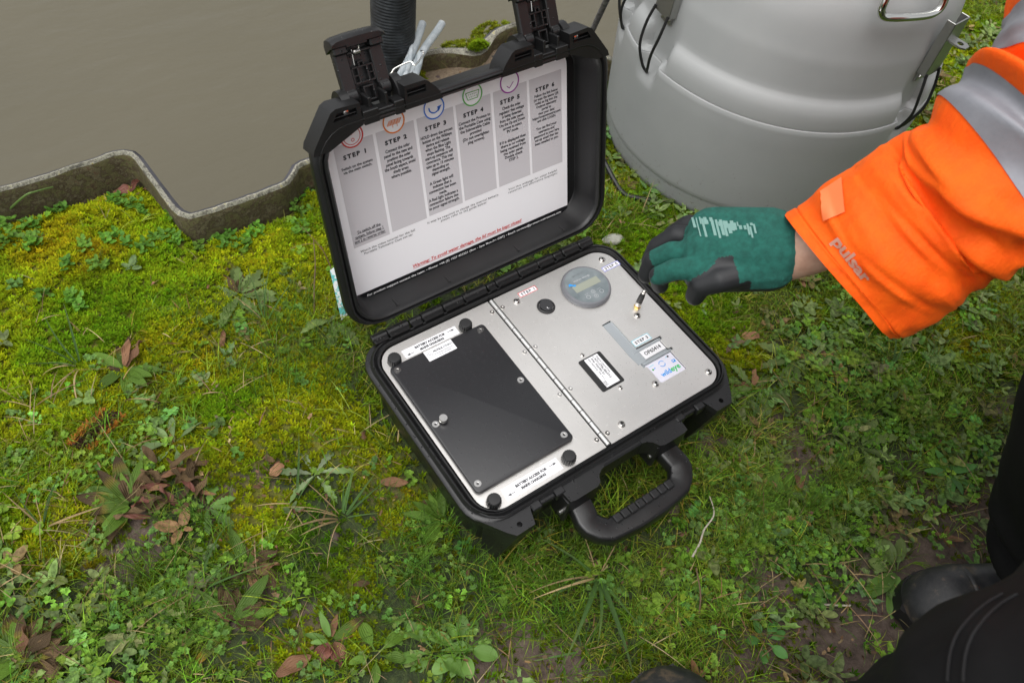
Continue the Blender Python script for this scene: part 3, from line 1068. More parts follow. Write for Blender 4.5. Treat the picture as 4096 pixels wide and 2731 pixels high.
SOIL = [(3930, 2070, .07, 1.0), (3900, 2180, .12, 1.0), (3720, 2290, .08, 1.0), (3600, 2500, .06, .9), (3650, 2600, .07, 1), (3350, 2650, .07, 1.), (3100, 2700, .06, .9), (2080, 2640, .06, .9), (2250, 2700, .05, .8), (980, 2020, .05, .9), (480, 2190, .05, .9), (990, 1200, .05, .7), (3180, 1830, .05, .8), (3130, 1700, .04, .7), (2830, 1760, .03, .7), (1050, 1850, .03, .5), (980, 2360, .05, .8), (3050, 1350, .04, .6), (3500, 2350, .05, .7),
        (3060, 2330, .04, .7), (2680, 2260, .03, .6), (1550, 1950, .03, .6), (1250, 2480, .03, .6), (940, 1090, .03, .8), (400, 1230, .02, .4), (760, 990, .03, .6), (4050, 1650, .05, .5), (3950, 2000, .06, .7)]
SAND = [(1750, 290, .10, 1.0), (1900, 300, .09, 1.0), (1640, 330, .09, 1), (2050, 230, .08, .9)]


def height(x, y):
    x = np.asarray(x, float)
    y = np.asarray(y, float)
    z = GZ + .018 * (fbm(x * 5, y * 5, 3) - .5) + .010 * (fbm(x * 22, y * 22, 9, 3) - .5)
    mo = blobs(x, y, MOSS)
    z = z + .020 * mo * (fbm(x * 13, y * 13, 21, 3) - .35) + .010 * mo * (fbm(x * 45, y * 45, 27, 2) - .5)
    z = z - .008 * blobs(x, y, SOIL)
    dw = wall_y(x) - y
    lft = np.clip((.12 - x) / .1, 0, 1)
    z = z - (.006 + .016 * lft) * np.exp(-np.clip(dw, 0, None) / .035)
    # bays sit a little lower
    z = z - .012 * lft * np.clip((y - .54) / .05, 0, 1) + .008 * (1 - lft) * np.clip((y - .54) / .05, 0, 1)
    # flattened under the case, the drum and the feet
    ed = np.maximum(np.abs(x) - .19, np.abs(y + .003) - .145)
    k = np.clip(1 - ed / .05, 0, 1)
    z = z * (1 - k) + (GZ - .001) * k
    dd = np.hypot(x - .655, y - .297) - .235
    k = np.clip(1 - dd / .05, 0, 1)
    z = z * (1 - k) + (GZ - .003) * k
    return z


def att(me, name, data):
    a = me.attributes.new(name, 'FLOAT', 'POINT')
    a.data.foreach_set('value', np.asarray(data, np.float32))


# fine sheet near the camera, coarse sheet around it out to the far meadow
X0, X1, Y0, Y1, ST = -1.9, 2.6, -1.7, .72, .008
gx = np.arange(X0, X1 + ST / 2, ST)
gy = np.arange(Y0, Y1 + ST / 2, ST)
XX, YY = np.meshgrid(gx, gy)
xf, yf = XX.ravel(), YY.ravel()
ZZ = height(xf, yf)
edge = np.minimum(np.minimum(xf - X0, X1 - xf), yf - Y0)
kk_ = np.clip(edge / .2, 0, 1)
ZZ = ZZ * kk_ + GZ * (1 - kk_)
nx_, ny_ = len(gx), len(gy)
ii = np.arange(nx_ * ny_).reshape(ny_, nx_)
quads = np.stack([ii[:-1, :-1], ii[:-1, 1:], ii[1:, 1:], ii[1:, :-1]], -1).reshape(-1, 4)
cxq, cyq = xf[quads].mean(1), yf[quads].mean(1)
quads = quads[cyq < wall_y(cxq)]
used = np.unique(quads)
remap = -np.ones(len(xf), int)
remap[used] = np.arange(len(used))
gv = np.stack([xf, yf, ZZ], 1)[used]
quads = remap[quads]
me = bpy.data.meshes.new('ground')
far = [(-90, -90, GZ), (90, -90, GZ), (90, Y0, GZ), (X1, Y0, GZ), (X0, Y0, GZ), (-90, Y0, GZ), (-90, .52, GZ), (X0, .52, GZ), (X1, .52, GZ), (90, .52, GZ)]
nb = len(gv)
me.from_pydata([tuple(p) for p in gv.tolist()] + far, [], [tuple(q) for q in quads.tolist()] +
               [tuple(nb + i for i in q) for q in ((0, 1, 2, 3, 4, 5), (5, 4, 7, 6), (3, 2, 9, 8))])
me.polygons.foreach_set('use_smooth', [True] * len(me.polygons))
z10 = np.zeros(10)
att(me, 'moss', np.r_[np.clip(blobs(gv[:, 0], gv[:, 1], MOSS) * 1.1, 0, 1), z10])
att(me, 'soil', np.r_[np.clip(blobs(gv[:, 0], gv[:, 1], SOIL) * 1.1, 0, 1), z10])
att(me, 'sand', np.r_[np.clip(blobs(gv[:, 0], gv[:, 1], SAND) * 1.2, 0, 1), z10])
m = new_mat('turf_ground', (.05, .05, .03), .85)
n, l = nodes(m)


def attr(m, name):
    a = m.node_tree.nodes.new('ShaderNodeAttribute')
    a.attribute_name = name
    return a.outputs['Fac']


t1 = noise(m, 60, 8, .7)
dirt = ramp(m, t1.outputs[0], [(.3, (.040, .027, .020)), (.5, (.105, .074, .057)), (.72, (.175, .132, .105))])
t2 = noise(m, 130, 6, .7)
green = ramp(m, t2.outputs[0], [(.3, (.012, .018, .005)), (.5, (.030, .045, .010)), (.7, (.060, .080, .018))])
t3 = noise(m, 170, 5, .7)
mossc = ramp(m, t3.outputs[0], [(.28, (.040, .038, .006)), (.5, (.125, .130, .010)), (.72, (.22, .225, .014))])
sandc = ramp(m, noise(m, 220, 6, .75).outputs[0], [(.3, (.12, .085, .055)), (.55, (.24, .18, .12)), (.75, (.33, .27, .19))])


def soft(m, a, lo, hi):
    n, l = nodes(m)
    nz = noise(m, 38, 5, .65)
    ad = n.new('ShaderNodeMath')
    ad.operation = 'MULTIPLY_ADD'
    l.new(nz.outputs[0], ad.inputs[0])
    ad.inputs[1].default_value = .8
    l.new(a, ad.inputs[2])
    mr = n.new('ShaderNodeMapRange')
    l.new(ad.outputs[0], mr.inputs[0])
    mr.inputs[1].default_value = lo
    mr.inputs[2].default_value = hi
    return mr.outputs[0]


c = mix(m, soft(m, attr(m, 'soil'), .68, .95), green.outputs[0], dirt.outputs[0])
c = mix(m, soft(m, attr(m, 'moss'), .62, .90), c, mossc.outputs[0])
c = mix(m, soft(m, attr(m, 'sand'), .75, 1.0), c, sandc.outputs[0])
to_base(m, c)
bb = noise(m, 300, 6, .75)
bump(m, bb.outputs[0], .8, .004)
me.materials.append(m)
ground = bpy.data.objects.new('ground', me)
COL.objects.link(ground)
ground['kind'] = 'structure'

# murky water
WZ = -.62
m = new_mat('murky_water', (.125, .112, .080), .12, 0, .5)
m.node_tree.nodes["Principled BSDF"].inputs['IOR'].default_value = 1.33
t = noise(m, 3.0, 3, .5, stretch=(1, 2.2, 1))
b1 = bump(m, t.outputs[0], .40, .02)
tw = noise(m, 11.0, 3, .55, stretch=(1, 2.0, 1))
b2 = bump(m, tw.outputs[0], .40, .008)
m.node_tree.links.new(b1.outputs[0], b2.inputs['Normal'])
t4 = noise(m, .7, 3)
r = ramp(m, t4.outputs[0], [(.3, (.112, .102, .072)), (.7, (.128, .115, .081))])
to_base(m, r.outputs[0])
b = MB()
b.add([(-90, .3, WZ), (90, .3, WZ), (90, 60, WZ), (-90, 60, WZ)], [(0, 1, 2, 3)], 0, False)
b.build('water', m, None, kind='structure', fix=False)
m = new_mat('bank_meadow', (.05, .06, .025), .9)
b = MB()
b.add([(-150, 59, -1.2), (150, 59, -1.2), (150, 62, .2), (-150, 62, .2), (-150, 200, 1.5), (150, 200, 1.5)], [(0, 1, 2, 3), (3, 2, 5, 4)], 0, False)
b.build('far_bank', m, None, kind='structure', fix=False)

# ------------------------------------------------------------------ sheet pile wall
m = new_mat('weathered_steel_pile', (.05, .045, .04), .75)
t = noise(m, 34, 9, .78)
r = ramp(m, t.outputs[0], [(.30, (.030, .016, .010)), (.39, (.095, .062, .034)), (.46, (.120, .118, .045)), (.52, (.060, .034, .022)), (.57, (.150, .140, .075)), (.63, (.10, .045, .028)), (.70, (.30, .30, .20))])
to_base(m, r.outputs[0])
bump(m, noise(m, 140, 6, .7).outputs[0], .8, .003)
MT['pile'] = m
m = new_mat('lichen_pile_top', (.12, .12, .11), .85)
t = noise(m, 75, 7, .72)
r = ramp(m, t.outputs[0], [(.32, (.05, .05, .05)), (.42, (.16, .15, .12)), (.49, (.38, .37, .29)), (.54, (.13, .115, .10)), (.60, (.46, .45, .37)), (.68, (.36, .29, .06))])
to_base(m, r.outputs[0])
bump(m, noise(m, 160, 6, .7).outputs[0], .9, .003)
MT['pile_top'] = m
m = new_mat('painted_pile_outside', (.045, .045, .052), .6)
to_base(m, ramp(m, noise(m, 40, 6).outputs[0], [(.3, (.028, .028, .034)), (.7, (.07, .068, .075))]).outputs[0])
MT['pile_out'] = m
wall = thing('sheet_pile_wall', 'rusty lichen covered zigzag sheet pile wall along the murky water', 'retaining wall', (0, .6, -.5))
# densify the polyline
pp = []
for (xa, ya), (xb, yb) in zip(WALL[:-1], WALL[1:]):
    k = max(1, int(math.hypot(xb - xa, yb - ya) / .012)) if -1.2 < xa < 1.4 else 2
    for i in range(k):
        pp.append((xa + (xb - xa) * i / k, ya + (yb - ya) * i / k))
pp.append(WALL[-1])
pp = np.array(pp)
# soften corners
for _ in range(1):
    q = pp.copy()
    q[1:-1] = .25 * pp[:-2] + .5 * pp[1:-1] + .25 * pp[2:]
    pp = np.where((pp[:, :1] > -1.25) & (pp[:, :1] < 1.35), q, pp)
tg = np.gradient(pp, axis=0)
tg /= np.linalg.norm(tg, axis=1)[:, None]
nrm = np.stack([-tg[:, 1], tg[:, 0]], 1)          # to the water
ar = np.arange(len(pp))
tt = .0058 + .0030 * (fbm(pp[:, 0] * 30, pp[:, 1] * 30, 5) - .5)
zt_ = -.083 + .010 * (fbm(pp[:, 0] * 34 + 3, pp[:, 1] * 14, 8, 3) - .5)
# the lip is broken and crusted between the hose and the latch
brk = np.exp(-((pp[:, 0] - .345) / .05) ** 2)
zt_ = zt_ - .010 * brk
loops = []
for k in range(len(pp)):
    p, nn, th, z = pp[k], nrm[k], tt[k], zt_[k]
    a_, c_ = p + nn * th * 1.0, p - nn * (th + .010 * brk[k])
    loops.append([(a_[0], a_[1], -1.3), (a_[0], a_[1], z - .020), (a_[0], a_[1], z - .003), (p[0] + nn[0] * th * .05, p[1] + nn[1] * th * .05, z),
                  (p[0] - nn[0] * th * .5, p[1] - nn[1] * th * .5, z + .001), (c_[0], c_[1], z - .004), (c_[0] + nn[0] * .001, c_[1] + nn[1] * .001, z - .02), (c_[0] + nn[0] * .003, c_[1] + nn[1] * .003, -.34)])
brks = [-1.250, -.860, -.470, -.160, .020, .330, .640, .715, 1.110, 1.5]
splits = [0] + [int(np.argmin(np.abs(pp[:, 0] - x))) for x in (-1.86, -1.065, -.47, -.082, .31, .72, 1.11, 1.70)] + [len(pp) - 1]
for a_, c_ in zip(splits[:-1], splits[1:]):
    b = MB()
    o0 = len(loops[0])
    L = loops[a_:c_ + 1]
    vs = [p for q in L for p in q]
    fs, mi = [], []
    for k in range(len(L) - 1):
        for i in range(o0 - 1):
            fs.append((k * o0 + i, (k + 1) * o0 + i, (k + 1) * o0 + i + 1, k * o0 + i + 1))
            mi.append(2 if i <= 2 else 1 if i <= 4 else 0)
    b.add(vs, fs)
    b.m = mi
    b.add(L[0], [tuple(range(o0))], 0, False)
    b.add(L[-1], [tuple(range(o0))], 0, False)
    b.build('sheet_pile', ['pile', 'pile_top', 'pile_out'], wall, sharp=60)

# ------------------------------------------------------------------ grey sampler drum
DC = (.6554, .2971)
m = new_mat('grey_moulded_plastic', (.30, .31, .31), .42)
t = noise(m, 600, 2)
b1 = bump(m, t.outputs[0], .18, .0006)
t2 = noise(m, 7, 6)
to_base(m, ramp(m, t2.outputs[0], [(.3, (.325, .336, .336)), (.62, (.360, .369, .367)), (.8, (.345, .352, .345))]).outputs[0])
n, l = nodes(m)
base_ = n["Principled BSDF"].inputs['Base Color'].links[0].from_socket
sc_ = noise(m, 22, 6, .75, stretch=(1, 1, 9))            # rubbed scuffs
c_ = mix(m, ramp(m, sc_.outputs[0], [(.66, (0, 0, 0)), (.70, (.45, .45, .45))]).outputs[0], base_, (.42, .43, .42))
tcz = n.new('ShaderNodeTexCoord')
sz = n.new('ShaderNodeSeparateXYZ')
l.new(tcz.outputs['Object'], sz.inputs[0])
zr = n.new('ShaderNodeMapRange')
l.new(sz.outputs[2], zr.inputs[0])
zr.inputs[1].default_value, zr.inputs[2].default_value, zr.inputs[3].default_value, zr.inputs[4].default_value = .02, .20, .16, 0
sp_ = noise(m, 130, 4, .7)
ad_ = n.new('ShaderNodeMath')
l.new(sp_.outputs[0], ad_.inputs[0])
l.new(zr.outputs[0], ad_.inputs[1])
c_ = mix(m, ramp(m, ad_.outputs[0], [(.75, (0, 0, 0)), (.80, (.5, .5, .5))]).outputs[0], c_, (.13, .10, .07))      # mud splashed up from the ground
to_base(m, c_)
m.node_tree.nodes["Principled BSDF"].inputs['Roughness'].default_value = .52
MT['drum'] = m
drum = thing('sampler_drum', 'large grey plastic drum with stepped sides, wire latches and a steel bail handle', 'drum', (DC[0], DC[1], GZ))
chan = [rad(173), rad(147), rad(-86), rad(45)]


def drum_r(r, z, a):
    """latch channels: recess in the ledge and a small pocket under it"""
    for c in chan:
        d = abs((a - c + PI) % (2 * PI) - PI)
        w = np.clip((rad(7.5) - d) / rad(1.6), 0, 1)
        if z > .094:
            r = r * (1 - w) + min(r, .2345 - .02 * max(0, z - .19) * 4) * w
        elif z > .045:
            w2 = np.clip((rad(5.0) - d) / rad(1.6), 0, 1) * np.clip((z - .050) / .030, 0, 1)
            r = r * (1 - w2) + (r - .014) * w2
    return r


def drum_part(name, prof, cap0=False, cap1=False, n=288):
    b = MB()
    # subdivide the profile vertically
    q = [prof[0]]
    for (ra, za), (rb, zb) in zip(prof[:-1], prof[1:]):
        k = max(1, int(abs(zb - za) / .008))
        for i in range(1, k + 1):
            q.append((ra + (rb - ra) * i / k, za + (zb - za) * i / k))
    loops = []
    for r, z in q:
        loops.append([(DC[0] + drum_r(r, z, 2 * PI * k / n) * math.cos(2 * PI * k / n), DC[1] + drum_r(r, z, 2 * PI * k / n) * math.sin(2 * PI * k / n), z) for k in range(n)])
    b.loft(loops, 0, cap0, cap1)
    return b.build(name, 'drum', drum, sharp=50)


drum_part('base_ring', [(.215, -.126), (.2315, -.1255), (.2345, -.122), (.2392, -.090), (.2390, -.0875), (.2370, -.0865)], True)
drum_part('lower_shell', [(.2370, -.0866), (.2412, -.0860), (.2420, -.0845), (.2480, .000), (.2516, .060), (.2520, .0875), (.2512, .0885), (.2490, .0888)])
drum_part('upper_shell', [(.2490, .0890), (.2506, .0898), (.2508, .096), (.2496, .112), (.2470, .1215), (.2425, .1285), (.2385, .1325), (.2372, .137), (.2330, .188), (.2318, .1935), (.2250, .2330), (.2215, .246), (.2150, .262), (.2000, .285), (.165, .312), (.10, .330), (.01, .336)], False, True)


def dpol(r, a, z):
    return Vector((DC[0] + r * math.cos(a), DC[1] + r * math.sin(a), z))


def smooth_path(pts, n=8):
    out = []
    P = [Vector(p) for p in pts]
    P = [P[0] * 2 - P[1]] + P + [P[-1] * 2 - P[-2]]
    for k in range(1, len(P) - 2):
        for i in range(n):
            t = i / n
            out.append(.5 * ((2 * P[k]) + (P[k + 1] - P[k - 1]) * t + (2 * P[k - 1] - 5 * P[k] + 4 * P[k + 1] - P[k + 2]) * t * t + (3 * P[k] - P[k - 1] - 3 * P[k + 1] + P[k + 2]) * t ** 3))
    out.append(P[-2])
    return out


b = MB()
hp = [dpol(.205, rad(-119), .315), dpol(.230, rad(-120.5), .300), dpol(.238, rad(-121.3), .284), dpol(.240, rad(-121.0), .2715), dpol(.2405, rad(-118.5), .2640), dpol(.2405, rad(-111), .2640), dpol(.2405, rad(-104), .2645), dpol(.240, rad(-100.6), .2690), dpol(.238, rad(-99.6), .280), dpol(.230, rad(-99.8), .300), dpol(.205, rad(-101), .315)]
b.tube(smooth_path(hp), .0052, 14)
b.build('bail_handle', 'chrome', drum)
for c, full in ((rad(172), 1), (rad(146), 1), (rad(-86), 1), (rad(45), 1)):
    Ml = Matrix(((-math.sin(c), 0, math.cos(c), DC[0] + .2360 * math.cos(c)), (math.cos(c), 0, math.sin(c), DC[1] + .2360 * math.sin(c)), (0, 1, 0, 0), (0, 0, 0, 1)))   # x tangent, y up, z outward
    b = MB()
    b.box(-.018, .018, .160, .244, .0105, .0125, .0006, M=Ml)
    for e in (-1, 1):
        b.box(e * .018, e * .0165, .162, .244, -.001, .0124, .0005, M=Ml)
    b.box(-.012, .012, .146, .162, -.002, .002, .0005, M=Ml)
    vs, fs = plate([(-.009, 0), (.009, 0), (.009, .018), (.005, .024), (-.005, .024), (-.009, .018)], [circ(0, .013, .0045, n=16)], -.0012, .0012)
    b.add(vs, fs, 0, False, Ml @ T(0, .216, .012) @ Matrix.Rotation(PI / 2, 4, 'X'))
    la = b.build('latch_plate', 'dull_steel', drum)
    for e in (-1, 1):
        b = MB()
        b.lathe([(.0028, 0), (.0026, .0016), (.0012, .0024)], 12, M=Ml @ T(e * .0065, .153, .002), cap0=False)
        b.build('rivet', 'screw', la)
    b = MB()
    lp = smooth_path([Ml @ Vector(p) for p in ((-.016, .166, .013), (-.018, .138, .020), (-.015, .105, .024), (-.007, .074, .016), (0, .064, .010), (.007, .074, .016), (.015, .105, .024), (.018, .138, .020), (.016, .166, .013))])
    b.tube(lp, .0022, 8)
    b.build('latch_cable', 'rubber', la)

# ------------------------------------------------------------------ black corrugated hose standing in the bay
HX, HY = .186, .700
hb = float(height(HX, HY))
m = black_plastic('wet_black_hose', .016, .36)
t = noise(m, 55, 5)
to_base(m, ramp(m, t.outputs[0], [(.35, (.010, .011, .013)), (.62, (.030, .034, .038)), (.8, (.085, .090, .095))]).outputs[0])
b = MB()
prof = []
z = hb - .02
while z < .95:
    k = min(1, max(0, (z - hb - .06) / .05))
    prof += [(.0362, z), (.0366 + .0009 * k, z + .0016), (.0366 + .0009 * k, z + .0030), (.0362, z + .0046)]
    z += .0056
hose = b.loft([[(HX + r * math.cos(2 * PI * k / 36) + .012 * max(0, z) ** 2, HY + r * math.sin(2 * PI * k / 36), z + .012 * math.sin(2 * PI * k / 36 + 1) + .004 * math.sin(4 * PI * k / 36 + z * 9)) for k in range(36)] for r, z in prof], 0, True, True)
tag(b.build('corrugated_hose', m, None, sharp=60, origin=(HX, HY, hb)), 'black corrugated hose standing upright at the water wall behind the case', 'hose')

# ------------------------------------------------------------------ clear plastic tubes held by a bent wire
m = new_mat('milky_plastic_tube', (.52, .58, .62), .16, 0, .5)
n, l = nodes(m)
p = n["Principled BSDF"]
p.inputs['Transmission Weight'].default_value = .40
p.inputs['IOR'].default_value = 1.2
to_base(m, ramp(m, noise(m, 60, 5).outputs[0], [(.3, (.42, .48, .52)), (.7, (.72, .76, .78))]).outputs[0])
MT['milky'] = m
tb = thing('tube_bundle', 'bundle of milky plastic tubes bent over and clipped with a wire beside the hose', 'tubing', (.21, .60, float(height(.21, .60))))
for pts, r in (([pt(1530, 420, 1.34), pt(1585, 330, 1.36), pt(1640, 230, 1.39), pt(1672, 150, 1.41), pt(1690, 95, 1.43)], .0068),
               ([pt(1590, 400, 1.34), pt(1640, 300, 1.37), pt(1695, 200, 1.41), pt(1745, 130, 1.44), pt(1768, 95, 1.455)], .0068),
               ([pt(1560, 420, 1.33), pt(1610, 330, 1.35), pt(1635, 260, 1.37), pt(1645, 200, 1.39), pt(1648, 150, 1.41)], .0042),
               ([pt(1600, 420, 1.33), pt(1650, 330, 1.35), pt(1675, 260, 1.37), pt(1682, 215, 1.38)], .0055)):
    b = MB()
    sp = smooth_path(pts, 6)
    rs = [r] * len(sp)
    b.tube(sp, rs, 14)
    b.tube([sp[-2], sp[-1] + (sp[-1] - sp[-2]) * .02], r * .55, 10)
    b.build('tube', 'milky', tb)
b = MB()
b.tube(smooth_path([pt(1500, 345, 1.35), pt(1560, 300, 1.345), pt(1580, 275, 1.345), pt(1640, 248, 1.345), pt(1660, 262, 1.345), pt(1692, 220, 1.35), pt(1690, 205, 1.35), pt(1682, 205, 1.362)], 6), .0014, 8)
b.build('wire_clip', 'chrome', tb)

# ------------------------------------------------------------------ thin steel stake beside the drum
b = MB()
p0 = Vector(at(2352, 160, -.13))
p1 = Vector(pt(2436, -20, 1.42))
dr = (p1 - p0)
b.tube([p0 - dr * .1, p0, p1, p1 + dr * .8], .0056, 12)
m = new_mat('galvanised_rod', (.30, .30, .33), .42, .8)
to_base(m, ramp(m, noise(m, 90, 5).outputs[0], [(.35, (.12, .12, .13)), (.6, (.36, .36, .40))]).outputs[0])
tag(b.build('steel_stake', m, None, origin=tuple(p0)), 'thin grey steel stake leaning beside the drum at the water edge', 'stake')

# ------------------------------------------------------------------ black cable coiled behind the lid, by the drum
b = MB()
cp = []
for k in range(52):
    a = k * .36
    rr_ = .036 + .006 * math.sin(k * .9)
    cp.append((.335 + rr_ * math.cos(a), .375 + rr_ * 1.3 * math.sin(a) + .004 * math.sin(k * 2.1), GZ + .005 + .0006 * k))
cp += [tuple(at(2480, 760, GZ + .01)), tuple(at(2540, 790, GZ + .008)), tuple(at(2600, 800, GZ + .006))]
b.tube(smooth_path(cp, 3), .0042, 8)
tag(b.build('coiled_cable', 'rubber', None, origin=(.365, .355, GZ)), 'loose coil of black cable on the grass between lid and drum', 'cable')

# striped plastic strip standing behind the left edge of the lid
m = new_mat('teal_printed_strip', (.6, .65, .63), .5)
tq = noise(m, 130, 2)
to_base(m, ramp(m, tq.outputs[0], [(.5, (.62, .66, .65)), (.56, (.10, .42, .40))]).outputs[0])
a_, c_ = Vector(at(1334, 1080, GZ + .03)), Vector(at(1378, 1270, GZ + .008))
b = MB()
wv = Vector((.0055, .002, 0))
b.loft([[a_ - wv, a_ + wv, a_ + wv + Vector((0, .002, .002)), a_ - wv + Vector((0, .002, .002))], [c_ - wv, c_ + wv, c_ + wv + Vector((0, .002, .002)), c_ - wv + Vector((0, .002, .002))]], 0, True, True, smooth=False)
tag(b.build('plastic_strip', m, None, origin=tuple(c_)), 'pale strip of plastic with teal print lying behind the left edge of the lid', 'strip')

# stones
m = new_mat('pale_stone', (.42, .42, .36), .7)
to_base(m, ramp(m, noise(m, 60, 6).outputs[0], [(.3, (.24, .25, .20)), (.6, (.46, .46, .40)), (.8, (.60, .60, .54))]).outputs[0])
bump(m, noise(m, 200, 5).outputs[0], .5, .002)
m2 = new_mat('brown_clod', (.07, .05, .04), .9)
to_base(m2, ramp(m2, noise(m2, 70, 6).outputs[0], [(.3, (.04, .028, .022)), (.7, (.11, .075, .060))]).outputs[0])
bump(m2, noise(m2, 200, 6).outputs[0], .9, .003)


def stone(name, px, py, sx, sy, sz, rz, mat, label, cat='stone', group=None, seed=0):
    bm = bmesh.new()
    bmesh.ops.create_icosphere(bm, subdivisions=3, radius=1)
    rg = np.random.default_rng(seed)
    for v in bm.verts:
        d = v.co.normalized()
        k = 1 + .22 * (float(vnoise(d.x * 2.2 + 7 + seed, d.y * 2.2 + d.z * 1.7 + 5, seed)) - .5) + .12 * (float(vnoise(d.x * 5 + 17, d.y * 5 + d.z * 4 + 5, seed)) - .5)
        v.co = Vector((d.x * sx * k, d.y * sy * k, max(-.5, d.z) * sz * k))
    me = bpy.data.meshes.new(name)
    bm.to_mesh(me)
    bm.free()
    me.polygons.foreach_set('use_smooth', [True] * len(me.polygons))
    me.materials.append(mat)
    o = bpy.data.objects.new(name, me)
    COL.objects.link(o)
    c = at(px, py)
    o.location = (c[0], c[1], float(height(c[0], c[1])) + sz * .35)
    o.rotation_euler = (0, 0, rz)
    return tag(o, label, cat, group)


stone('pale_stone', 2452, 962, .019, .010, .008, -.3, m, 'flat pale stone in the moss just beyond the hinge corner of the case', seed=1)
stone('pale_stone', 1193, 678, .011, .009, .008, .4, m, 'small pale stone against the sheet pile wall beside the lid', seed=2)
stone('pale_stone', 100, 735, .028, .016, .012, .7, m, 'lichen pale stone lodged on the wall at the left edge', seed=4)
for k, (px, py, s) in enumerate([(2890, 1775, .011), (2690, 2040, .010), (2748, 2205, .007), (2805, 2225, .006), (3640, 1790, .009), (1880, 1640 + 900, .005), (1340, 2140, .006)]):
    stone('soil_clod', px, py, s, s * .85, s * .7, k, m2, ['rounded brown clod of soil right of the handle corner', 'brown clod of soil under the outer end of the handle', 'small brown clod at the foot of the pale twig', 'smallest brown clod beside the foot of the pale twig',
          'brown clod in the clover left of the black trousers', 'tiny brown clod by the round leaved rosette', 'brown clod among straw left of the case corner'][k], 'clod', 'clods of soil in the turf', seed=10 + k)

# pale twig and dead stalks
m = new_mat('pale_dry_stem', (.42, .38, .30), .7)
m3 = new_mat('brown_dry_stem', (.14, .085, .05), .75)


def stem(name, pts, r, mat, label, cat='twig', h=.006):
    P = []
    for px, py, dz in pts:
        c = at(px, py, GZ + dz)
        P.append((c[0], c[1], float(height(c[0], c[1])) + dz))
    b = MB()
    sp = smooth_path(P, 5)
    b.tube(sp, [r * (1 - .5 * k / len(sp)) for k in range(len(sp))], 6)
    return tag(b.build(name, mat, None, origin=P[0]), label, cat)


stem('pale_twig', [(2770, 2225, .012), (2800, 2170, .016), (2815, 2120, .018), (2850, 2070, .020), (2852, 2030, .020), (2838, 1985, .018)], .0014, m, 'thin pale crooked twig lying on the grass right of the handle')
stem('dead_stalk', [(1258, 1275, 0), (1256, 1150, .02), (1260, 1050, .04), (1255, 965, .055)], .0011, m3, 'thin brown upright stalk in the moss left of the lid', 'stalk')
stem('dead_stalk', [(1340, 1120, 0), (1320, 1060, .02), (1285, 990, .045)], .0011, m3, 'short leaning brown stalk close behind the lid edge', 'stalk')
stem('dead_stalk', [(2795, 2480, .0), (2800, 2380, .02), (2785, 2270, .045)], .0013, m3, 'brown stalk standing in the grass below the handle', 'stalk')
stem('pale_twig', [(3300, 2410, .005), (3400, 2415, .008), (3405, 2412, .008)], .0014, m, 'short pale twig lying near the boot toe')
stem('grass_stalk', [(0, 795, .02), (80, 745, .055), (120, 725, .06), (190, 700, .05)], .0018, new_mat('green_stalk', (.10, .17, .04), .5), 'green grass stalk leaning over the pile wall at the left edge', 'stalk')

# =================================================================== vegetation
def veg_mat(name, rough=.55, trans=.28, nscale=160, namt=.55, spec=.16):
    """living ground cover: the plant's own colour sits in the 'col' attribute"""
    m = bpy.data.materials.new(name)
    m.use_nodes = True
    n, l = nodes(m)
    p = n["Principled BSDF"]
    p.inputs['Roughness'].default_value = rough
    p.inputs['Specular IOR Level'].default_value = spec
    a = n.new('ShaderNodeAttribute')
    a.attribute_name = 'col'
    t = noise(m, nscale, 3)
    mr = n.new('ShaderNodeMapRange')
    l.new(t.outputs[0], mr.inputs[0])
    mr.inputs[1].default_value = .3
    mr.inputs[2].default_value = .7
    mr.inputs[3].default_value = 1 - namt
    mr.inputs[4].default_value = 1 + namt
    mx = n.new('ShaderNodeMix')
    mx.data_type = 'RGBA'
    mx.blend_type = 'MULTIPLY'
    mx.inputs[0].default_value = 1
    l.new(a.outputs['Color'], mx.inputs[6])
    l.new(mr.outputs[0], mx.inputs[7])
    l.new(mx.outputs[2], p.inputs['Base Color'])
    if trans:
        tr = n.new('ShaderNodeBsdfTranslucent')
        l.new(mx.outputs[2], tr.inputs[0])
        ms = n.new('ShaderNodeMixShader')
        ms.inputs[0].default_value = trans
        l.new(p.outputs[0], ms.inputs[1])
        l.new(tr.outputs[0], ms.inputs[2])
        l.new(ms.outputs[0], n["Material Output"].inputs[0])
    return m


def template(parts):
    """parts: list of (verts, faces(4-tuples; tri repeats last), shade factor per vertex)"""
    V, F, C = [], [], []
    o = 0
    for v, f, c in parts:
        V.append(np.array(v, float))
        F.append(np.array(f, int) + o)
        C.append(np.array(c, float))
        o += len(v)
    return np.concatenate(V), np.concatenate(F), np.concatenate(C)


def blade(L, w, yaw, lean, bend, seg=4, twist=0., root=(0, 0)):
    """grass blade: starts leaning, bends over; colour darker towards the root"""
    v, c = [], []
    p = np.array([root[0], root[1], 0.0])
    th = lean
    d2 = np.array([math.cos(yaw), math.sin(yaw)])
    for k in range(seg + 1):
        t = k / seg
        ww = w * (1 - t ** 1.8) * .5 * (.65 + .35 * min(1, t * 4))
        sx = np.array([-d2[1] * math.cos(twist * t), d2[0] * math.cos(twist * t), math.sin(twist * t)])
        v += [p - sx * ww, p + sx * ww]
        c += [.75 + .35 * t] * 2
        st = L / seg
        p = p + st * np.array([d2[0] * math.sin(th), d2[1] * math.sin(th), math.cos(th)])
        th += bend / seg
    f = [(2 * k, 2 * k + 1, 2 * k + 3, 2 * k + 2) for k in range(seg)]
    return v, f, c


